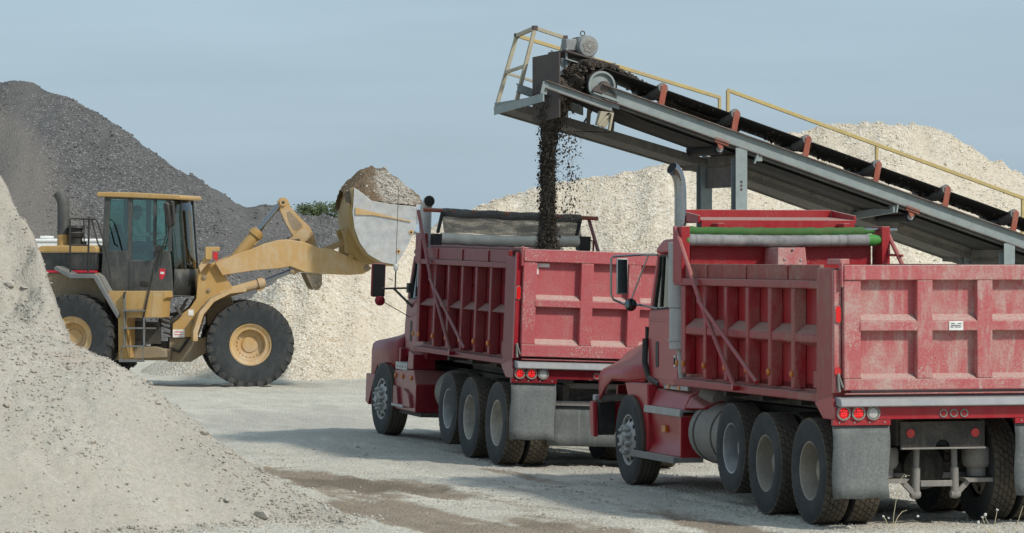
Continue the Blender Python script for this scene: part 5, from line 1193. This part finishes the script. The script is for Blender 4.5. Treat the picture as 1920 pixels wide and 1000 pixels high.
# heap in the bucket
hp = FF.poly([(640, 356), (655, 340), (676, 320), (700, 313.5), (722, 316), (745, 333), (762, 350), (778, 362), (790, 372)], -.3)
gx = np.linspace(hp[0][0], FF.p(795, 385, -yb_)[0], 70); gy = np.linspace(-1.5, 1.5, 90); Xl, Yl = np.meshgrid(gx, gy)
hz = np.interp(Xl, [q[0] for q in hp], [q[1] for q in hp]); base = FF.p(700, 392, -yb_)[1]
wv = np.clip(1 - (np.abs(Yl + .15) / 1.5) ** 1.7, 0, 1)
Zl = base + (hz - base) * wv + .035 * fbm(Xl * 5, Yl * 5, 4, .6, 141)
ca, sa = math.cos(R(YF)), math.sin(R(YF))
V = np.stack([HX + Xl * ca - Yl * sa, HY + Xl * sa + Yl * ca, Zl], 2).reshape(-1, 3)
M['heap'] = gravel('brown_soil_heap', [(.155, .108, .066), (.185, .13, .08), (.21, .15, .095), (.25, .185, .12)], 26, (.85, 1.15), 2, .8, attrs=(('pale', (.58, .54, .47), .85),))
ho = mesh_np('soil_heap', V, quad(np.arange(Xl.size).reshape(Xl.shape)), 'heap')
pale = np.clip(1.6 * np.exp(-((Xl - FF.p(742, 370, -1)[0]) / .38) ** 2 - ((Yl + 1.0) / .5) ** 2), 0, 1)
at_ = ho.data.attributes.new('pale', 'FLOAT', 'POINT'); at_.data.foreach_set('value', pale.ravel().astype(np.float32))
m_ = 900; pk = rng.choice(Xl.size, m_, p=(.01 + pale ** 2).ravel() / (.01 + pale ** 2).sum()); rd = .012 + .03 * rng.random(m_) ** 3
st2 = pebbles('loose_stones', V[pk] + np.stack([rng.uniform(-.02, .02, m_), rng.uniform(-.02, .02, m_), rd * .3], 1), rd, 'stone', ho); st2['kind'] = 'stuff'
tag(ho, 'brown soil heap with pale stones filling the loader bucket', 'soil heap')

# --- rear frame
yc = .72
hood = [(60, 470), (78, 461), (176, 460), (181, 464), (182, 474), (60, 474)]
fprism('hood_top', RF, hood, -.86, .86, 'yellow', YR, .03)
fprism('hood_side', RF, [(60, 474.2), (181, 474.2), (180, 506.5), (60, 506.5)], -.83, .83, 'loader_black', YR, .01)
fprism('red_stripe', RF, [(60, 507), (178, 507), (178, 511.5), (60, 511.5)], -.832, .832, 'redink', YR, .0)
fprism('engine_cover', RF, [(60, 512), (186, 512), (196, 548), (200, 640), (180, 660), (60, 640)], -.78, .78, 'brown_body', YR, .01)
fprism('chassis_side', RF, [(196, 560), (238, 560), (238, 650), (320, 655), (318, 676), (200, 676), (196, 640)], -.55, .55, 'brown_body', YR, .01)
fprism('rear_fender', RF, [(100, 505), (104, 499), (133, 514), (176, 514), (182, 519), (222, 590), (219, 597), (175, 522), (132, 522), (128, 520)], -1.35, -.80, 'greyrail', YR, .006)
fprism('side_tank', RF, [(196, 546), (311, 546), (312, 558), (305, 562), (303, 596), (238, 596), (238, 672), (222, 676), (221, 598)], -1.20, -.60, 'yellow', YR, .01)
fprism('dusty_panel', RF, [(288, 549), (303.5, 549), (302, 595), (283, 595)], -1.205, -1.2025, 'yellow_dusty', YR, 0)
fprism('lower_beam', RF, [(205, 655), (288, 650), (310, 656), (312, 670), (205, 676)], -.70, -.50, 'brown_body', YR, .01)
b = MB()
for q in ((244, 602, 268, 640), (270, 604, 300, 645)): b.prism(RF.poly([(q[0], q[1]), (q[2], q[1]), (q[2], q[3]), (q[0], q[3])], -.55), 'y', -.57, -.45)
x0, z0 = RF.p(300, 560, -.4); x1, z1 = RF.p(345, 575, -.4)
pts = [RF.p(u, v, -.45) for u, v in ((298, 600), (320, 606), (338, 590), (330, 575))]; b.tube([(q[0], -.45, q[1]) for q in pts], .045, 8)
pts = [RF.p(u, v, -.35) for u, v in ((300, 585), (322, 590), (342, 585))]; b.tube([(q[0], -.35, q[1]) for q in pts], .035, 8)
b.box(*sorted((RF.p(290, 650, 0)[0], RF.p(325, 650, 0)[0])), -.3, .3, RF.p(300, 658, 0)[1], RF.p(300, 640, 0)[1])
place(b.build('hitch_hoses', 'dark', lo), YR)
b = MB(); p0, p1 = RF.p(268, 615, -.62), RF.p(294, 615, -.62); b.cyl((p0[0], -.62, p0[1]), (p1[0], -.62, p1[1]), .035); place(b.build('steering_rod', 'chrome', lo), YR)
# ladder
b = MB()
for u0, u1 in ((232, 234), (268, 270)): P = RF.poly([(u0, 596 if u0 > 250 else 548), (u1, 596 if u0 > 250 else 548), (u1, 650), (u0, 650)], -1.3); b.prism(P, 'y', -1.30, -1.22)
for v in (581, 614, 648): P = RF.poly([(231, v), (270, v), (270, v + 3), (231, v + 3)], -1.3); b.prism(P, 'y', -1.36, -1.215)
P = RF.poly([(224, 674), (269, 675), (269, 679), (224, 679)], -1.3); b.prism(P, 'y', -1.34, -1.22)
for u in (226, 267): P = RF.poly([(u, 650), (u + 1.2, 650), (u + 1.2, 676), (u, 676)], -1.3); b.prism(P, 'y', -1.29, -1.27)
place(b.build('ladder', 'greyrail', lo), YR)
def rtube(name, pts, y, r, mat):
    b = MB(); Q = [RF.p(u, v, y) for u, v in pts]; b.tube([(q[0], y, q[1]) for q in Q], r, 8); return place(b.build(name, mat, lo), YR)
rtube('grab_rail', [(132, 511), (131, 412), (133, 410), (178, 411), (183, 416), (192, 445), (203, 490), (210, 540)], -1.28, .019, 'black')
rtube('grab_rail', [(165, 511), (167, 411)], -1.28, .021, 'black')
rtube('grab_rail', [(131, 460), (166, 460)], -1.28, .017, 'black')
rtube('grab_rail', [(157, 412), (158, 460)], -1.28, .015, 'black')
rtube('grab_rail', [(172, 412), (184, 458), (190, 462)], -1.28, .017, 'black')
rtube('grab_rail', [(268, 600), (276, 560), (289, 500), (305, 462), (316, 461)], -1.22, .020, 'black')
rtube('grab_rail', [(232, 560), (233, 549), (236, 548)], -1.3, .018, 'black')
# exhaust and precleaner on the hood
b = MB(); P = [RF.p(u, v, -.25) for u, v in ((119, 462), (119, 440), (119, 385), (117, 376), (112, 366), (108, 361))]
b.tube([(q[0], -.25, q[1]) for q in P[1:]], [.128, .128, .125, .12, .115], 18, 0); b.cyl((P[0][0], -.25, P[0][1] - .05), (P[1][0], -.25, P[1][1]), .135, .125, 18, 1)
place(b.build('exhaust_pipe', ['cabgrey', 'yellow'], lo), YR)
b = MB(); x, z = RF.p(143, 460, -.35); b.lathe([(.13, 0), (.13, .17), (.16, .19), (.17, .27), (.13, .29), (.14, .36), (.19, .37), (.17, .42), (.02, .43)], (x, -.35, z - .02), (0, 0, 1), 18); b.lathe([(.05, 0), (.05, .1)], (x + .17, -.35, z - .02), (0, 0, 1), 10); place(b.build('air_precleaner', 'black', lo), YR)
# cab
fprism('cab_roof', RF, [(180, 364), (183, 360), (250, 361), (338, 366), (341, 370), (339, 375), (250, 371), (182, 369)], -.78, .80, 'yellow', YR, .02)
lower = [(192, 474), (240, 475), (244, 488), (290, 489), (290, 470), (318, 470), (322, 510), (325, 557), (300, 556), (188, 544)]
fprism('cab_body', RF, lower, -yc, yc - .0, 'cabgrey', YR, .012)
for sgn in (-1, 1):
    b = MB(); ya, yb2 = sorted((sgn * yc, sgn * (yc - .07)))
    for q in ([(196, 369), (206, 369), (203, 474), (191, 474)], [(239, 370), (248, 370), (246, 489), (239, 476)], [(287, 371), (293, 371), (291, 490), (287, 489)], [(311, 372), (320, 373), (322, 472), (316, 472)], [(196, 369), (320, 373), (320, 376), (196, 373)], [(203, 470), (240, 471), (240, 476), (203, 475)]):
        b.prism(RF.poly(q, -yc), 'y', ya, yb2)
    place(b.build('cab_pillar', 'cabgrey', lo, bevel=.006), YR)
# door seam and handle
b = MB(); b.prism(RF.poly([(243, 489), (290, 490), (291, 552), (242, 548)], -yc), 'y', -yc - .012, -yc - .001); d_ = place(b.build('cab_door', 'cabgrey', lo, bevel=.006), YR)
b = MB(); b.prism(RF.poly([(265, 527), (279, 528), (279, 537), (265, 536)], -yc), 'y', -yc - .03, -yc - .013); b.build('handle', 'black', d_, bevel=.004)
b = MB(); b.prism(RF.poly([(299, 504), (310, 504), (310, 516), (304, 525), (299, 522)], -yc), 'y', -yc - .006, -yc - .002); b.prism(RF.poly([(301, 510), (308, 510), (308, 514), (301, 514)], -yc), 'y', -yc - .008, -yc - .0065, 1); place(b.build('warning_label', ['redink', 'sticker'], lo), YR)
# glass panes: two side windows each side, rear, and a raked windscreen
b = MB()
for sgn in (-1, 1):
    y = sgn * (yc - .03)
    for q in ([(204, 372), (240, 372), (239, 472), (202, 472)], [(247, 373), (288, 373), (288, 489), (246, 488)], [(292, 374), (313, 375), (317, 471), (290, 471)]):
        b = MB(); b.prism(RF.poly(q, -yc), 'y', min(y, y + .006), max(y, y + .006)); place(b.build('side_glass', 'cabglass', lo, smooth=0), YR)
wsT = RF.p(318, 374, -yc); wsB = RF.p(322, 505, -yc)
b = MB(); fx = .10
def wrow(z, x): return [(x, -yc + .02, z), (x + .16, -yc + .25, z), (x + .24, 0, z), (x + .16, yc - .25, z), (x, yc - .02, z)]
zT, zB = wsT[1], wsB[1]; rows_ = [wrow(zT + (zB - zT) * i / 6, wsT[0] + (wsB[0] + .06 - wsT[0]) * i / 6) for i in range(7)]
b.grid(rows_); place(b.build('windscreen', 'cabglass', lo, solid=.008, smooth=40), YR)
b = MB()
for sgn in (-1, 1): b.bar((wsT[0] + .16, sgn * (yc - .25), zT), (rows_[-1][1][0], sgn * (yc - .25), zB), .03, .04)
zL = RF.p(322, 556, -yc)[1]; q0 = wrow(zB, rows_[-1][0][0]); q1 = wrow(zL + .02, rows_[-1][0][0] - .02)
b.grid([q0, q1]); b.grid([q1, [(q1[0][0] - .1, y, zL) for _, y, _ in q1]])
place(b.build('cab_nose', 'loader_black', lo, solid=.02), YR)
b = MB(); xr = RF.p(200, 400, -yc)[0]; b.box(xr, xr + .01, -yc + .08, yc - .08, RF.p(200, 470, -yc)[1], RF.p(200, 374, -yc)[1]); place(b.build('rear_glass', 'cabglass', lo, smooth=0), YR)
# mirrors, wiper
b = MB(); P = RF.poly([(307, 382), (312, 379), (317, 384), (322, 420), (318, 427), (312, 418)], -.95); b.prism(P, 'y', -1.0, -.82); P = RF.poly([(318, 376), (324, 378), (326, 420), (321, 424)], -.95); b.prism(P, 'y', -.90, -.80)
place(b.build('wing_mirror', 'black', lo, bevel=.02), YR)
b = MB(); P = [RF.p(u, v, -.78) for u, v in ((310, 385), (312, 440), (306, 462), (300, 500))]; b.tube([(q[0], -.78, q[1]) for q in P], .018, 6); x, z = RF.p(324, 392, -.5); b.box(x, x + .1, -.6, -.5, z - .1, z + .1); place(b.build('mirror_arm', 'black', lo), YR)
b = MB(); P = RF.poly([(292, 464), (299, 459), (300, 470), (294, 474)], -.85); b.prism(P, 'y', -.9, -.78); place(b.build('side_lamp', 'black', lo), YR)
# seat, steering column and operator
b = MB(); P = RF.poly([(206, 444), (212, 438), (226, 436), (236, 456), (258, 462), (262, 476), (212, 480)], 0); b.prism(P, 'y', -.26, .26); P = RF.poly([(217, 420), (224, 420), (229, 438), (221, 440)], 0); b.prism(P, 'y', -.14, .14)
place(b.build('driver_seat', 'black', lo, bevel=.03), YR)
b = MB(); p0, p1 = RF.p(305, 500, 0), RF.p(292, 452, 0); b.cyl((p0[0], 0, p0[1]), (p1[0], 0, p1[1]), .035)
dd = Vector((p1[0] - p0[0], 0, p1[1] - p0[1])).normalized(); e1 = Vector((0, 1, 0)); e2 = dd.cross(e1)
b.tube([Vector((p1[0], 0, p1[1])) + (e1 * math.cos(t_) + e2 * math.sin(t_)) * .19 for t_ in [2 * math.pi * i / 20 for i in range(21)]], .014, 6); place(b.build('steering_wheel', 'black', lo), YR)

def skin_body(name, pts, edges, mat, root=0):
    me = bpy.data.meshes.new(name); me.from_pydata([p[:3] for p in pts], edges, []); o = bpy.data.objects.new(name, me); COL.objects.link(o)
    bm = bmesh.new(); bm.from_mesh(me); ly = bm.verts.layers.skin.verify()
    for v, p in zip(bm.verts, pts):
        v[ly].radius = (p[3], p[4] if len(p) > 4 else p[3])
    bm.verts.ensure_lookup_table(); bm.verts[root][ly].use_root = True
    bm.to_mesh(me); bm.free(); k = o.modifiers.new('skin', 'SKIN'); k.use_smooth_shade = True; k = o.modifiers.new('sub', 'SUBSURF'); k.levels = k.render_levels = 2
    me.materials.append(M[mat]); return o
hx, hz_ = RF.p(246, 470, 0)                       # hips on the seat, in the rear frame
pts = [(0, 0, .10, .15, .12), (.02, 0, .28, .14, .10), (.06, 0, .46, .17, .11), (.08, 0, .56, .09, .08), (.10, 0, .64, .05, .05),
       (.06, -.19, .50, .065), (.22, -.24, .30, .048), (.44, -.14, .34, .035), (.06, .19, .50, .065), (.22, .24, .30, .048), (.44, .14, .34, .035),
       (.20, -.12, .08, .09), (.46, -.13, .10, .068), (.52, -.13, -.28, .05), (.62, -.13, -.33, .04), (.20, .12, .08, .09), (.46, .13, .10, .068), (.52, .13, -.28, .05), (.62, .13, -.33, .04)]
edg = [(0, 1), (1, 2), (2, 3), (3, 4), (2, 5), (5, 6), (6, 7), (2, 8), (8, 9), (9, 10), (0, 11), (11, 12), (12, 13), (13, 14), (0, 15), (15, 16), (16, 17), (17, 18)]
a = R(YR); pe = empty('person', (HX + hx * math.cos(a), HY + hx * math.sin(a), hz_), (0, 0, a))
tag(pe, 'operator in a white shirt and dark cap seated at the loader wheel', 'person')
body = skin_body('body', pts, edg, 'shirt'); body.parent = pe
b = MB()
hd = [(.045, -.14), (.06, -.11), (.078, -.07), (.088, -.02), (.096, .03), (.098, .07), (.088, .11), (.06, .14), (.01, .155)]
b.lathe(hd, (.13, 0, .77), (.06, 0, 1), 18); b.lathe([(.02, 0), (.012, .03), (.002, .035)], (.215, 0, .76), (1, 0, -.2), 8)
for sgn in (-1, 1): b.lathe([(.03, 0), (.028, .012), (.01, .014)], (.12, sgn * .09, .765), (0, sgn, 0), 10)
b.build('head', 'skin', pe)
b = MB(); b.lathe([(.102, 0), (.104, .05), (.09, .09), (.05, .115), (.005, .12)], (.125, 0, .81), (.05, 0, 1), 18); b.prism([(.20, -.07), (.30, -.05), (.32, 0), (.30, .05), (.20, .07)], 'z', .825, .838); b.build('cap', 'cap', pe)
b = MB()
for sgn in (-1, 1):
    P = [(.02, sgn * .10, .09), (.20, sgn * .12, .085), (.47, sgn * .13, .10), (.52, sgn * .13, -.26)]; b.tube(P, [.125, .108, .085, .062], 12)
b.build('trousers', 'jeans', pe)
b = MB()
for sgn in (-1, 1):                               # hands closed round the wheel rim: palm, four fingers, thumb
    c = Vector((.47, sgn * .14, .35)); b.lathe([(.02, -.04), (.036, -.02), (.038, .02), (.03, .04)], c, (1, 0, .2), 10)
    for k in range(4): y = sgn * (-.033 + .022 * k); b.tube([c + Vector((.03, y, .02)), c + Vector((.065 + .004 * (k in (1, 2)), y, .012)), c + Vector((.07, y, -.018)), c + Vector((.045, y, -.03))], .0095, 6)
    b.tube([c + Vector((0, -sgn * .03, .01)), c + Vector((.025, -sgn * .055, .015)), c + Vector((.05, -sgn * .05, .0))], .011, 6)
b.build('hands', 'skin', pe)

# ------------------------------------------------------------------ white trailer behind the loader
X0, X1, YT = (10 - 960) / F_PX * 95, (219 - 960) / F_PX * 95, 95
tr_ = empty('box_trailer', ((X0 + X1) / 2 - 1.2, YT, 0)); tag(tr_, 'low white box trailer parked behind the loader hood', 'trailer')
hl = 2.7
b = MB(); b.box(-hl, X1 - tr_.location.x, 0, 2.3, .95, 3.13); b.build('body', 'white', tr_, bevel=.03)
b = MB(); b.box(-hl - .01, X1 - tr_.location.x + .01, -.012, -.002, 3.02, 3.06); b.box(-hl, X1 - tr_.location.x, -.01, -.002, 2.88, 2.895); b.build('trim', 'alu', tr_)
xr = (72 - 960) / F_PX * 95 - tr_.location.x
b = MB(); b.box(xr, xr + .30, .3, .9, 3.135, 3.21); b.build('roof_vent', 'white', tr_, bevel=.02)
b = MB(); b.box(-hl, X1 - tr_.location.x, .2, 2.1, .80, .948); b.build('chassis', 'dark', tr_)
for x in (-1.2, -.2):
    for y in (.15, 2.15): e = wheel(tr_, (x, y, .485), .485, .26, 'block', 'deep', 'rim_steel', y > 1, R(90))

# ------------------------------------------------------------------ trees beyond the dark pile
def tree(u, vtop, d, wpx, label, seed):
    r_ = random.Random(seed); x, _, ztp = at(u, vtop, d); w = wpx / F_PX * d / 2
    t = empty('tree', (x, d, 0)); tag(t, label, 'tree', 'trees beyond the dark pile')
    b = MB(); hgt = ztp; b.tube([(0, 0, 0), (.1, 0, hgt * .3), (0, .1, hgt * .55), (.1, 0, hgt * .85)], [.22, .17, .12, .04], 8)
    br = []
    for k in range(9):
        a_ = r_.uniform(0, 6.28); z0 = hgt * r_.uniform(.4, .75); e_ = Vector((math.cos(a_) * w * r_.uniform(.5, .95), math.sin(a_) * w * .8, hgt * r_.uniform(.68, .97))); b.tube([(0, 0, z0), (e_.x * .5, e_.y * .5, (z0 + e_.z) / 2 + .1), tuple(e_)], [.09, .06, .02], 6); br.append(e_)
    b.build('trunk', 'bark', t)
    c = MB(); cl_ = br + [Vector((r_.uniform(-w, w) * .8, r_.uniform(-w, w) * .7, hgt * r_.uniform(.62, .93))) for _ in range(26)]
    for q in cl_:
        cr_ = r_.uniform(.28, .62)
        for _ in range(85):
            p = q + Vector((r_.gauss(0, .5), r_.gauss(0, .5), r_.gauss(0, .36))) * cr_
            if p.z > hgt * 1.0: continue
            u_ = Vector((r_.uniform(-1, 1), r_.uniform(-1, 1), r_.uniform(-.7, .7))).normalized(); v_ = u_.orthogonal().normalized(); s_ = r_.uniform(.06, .13)
            c.add([p - u_ * s_, p + v_ * s_ * .5, p + u_ * s_, p - v_ * s_ * .5], [(0, 1, 2, 3)], 0 if r_.random() < .65 else 1)
    c.build('crown', ['leaf', 'leaf2'], t, smooth=0)
tree(582, 380, 240, 52, 'taller leafy tree peeping over the dark pile beside the bell crank', 3)
tree(614, 377, 246, 56, 'rounder leafy tree over the dark pile nearest the raised bucket', 5)

# ------------------------------------------------------------------ dry weeds at the lower right
def weed(u, v, pts, heads, label, r=.004):
    d = F_PX * CAM_H / (v - V0); x, y, z = at(u, v, d); k = d / F_PX
    t = empty('dry_weed', (x, y, -.03)); tag(t, label, 'weed', 'dry weeds beside the rear wheels')
    b = MB()
    for s_ in pts: b.tube([((a_ - u) * k, .02 * i, (v - c_) * k + .02) for i, (a_, c_) in enumerate(s_)], [r * (1 - .12 * i) for i in range(len(s_))], 5)
    b.build('stalk', 'straw', t)
    for a_, c_, s_ in heads:
        b = MB(); rr2 = random.Random(a_)
        for _ in range(18):
            p = Vector(((a_ - u) * k, .03, (v - c_) * k + .02)); dv = Vector((rr2.gauss(0, 1), rr2.gauss(0, 1), rr2.gauss(0, 1))).normalized(); o_ = dv.orthogonal() * .004
            b.add([p + o_, p - o_, p + dv * s_ * .8 + o_, p + dv * s_ * .8 - o_], [(0, 1, 3, 2)])
        b.build('seed_head', 'petal', t, smooth=0)
weed(1673, 996, [[(1673, 996), (1677, 960), (1684, 920), (1690, 900), (1697, 889), (1703, 891), (1709, 892)], [(1676, 985), (1684, 968), (1693, 958), (1702, 956)], [(1668, 994), (1662, 975), (1657, 966)]], [(1657, 967, .014), (1667, 970, .012), (1722, 967, .015), (1699, 892, .008)], 'tall dry weed with a bent straw tip before the left mud flap')
weed(1860, 1000, [[(1860, 1000), (1856, 985), (1850, 972), (1846, 965)], [(1862, 998), (1866, 980), (1871, 955)], [(1858, 1000), (1842, 985), (1836, 978)], [(1860, 999), (1850, 990), (1843, 969)]], [(1836, 978, .02), (1849, 964, .02), (1843, 969, .016), (1871, 955, .017), (1850, 985, .016)], 'short weed with white seed heads before the right rear wheel')
weed(1902, 996, [[(1902, 996), (1908, 982), (1914, 965), (1920, 948)], [(1904, 996), (1907, 985)]], [], 'thin dry stalk leaning right at the picture edge')
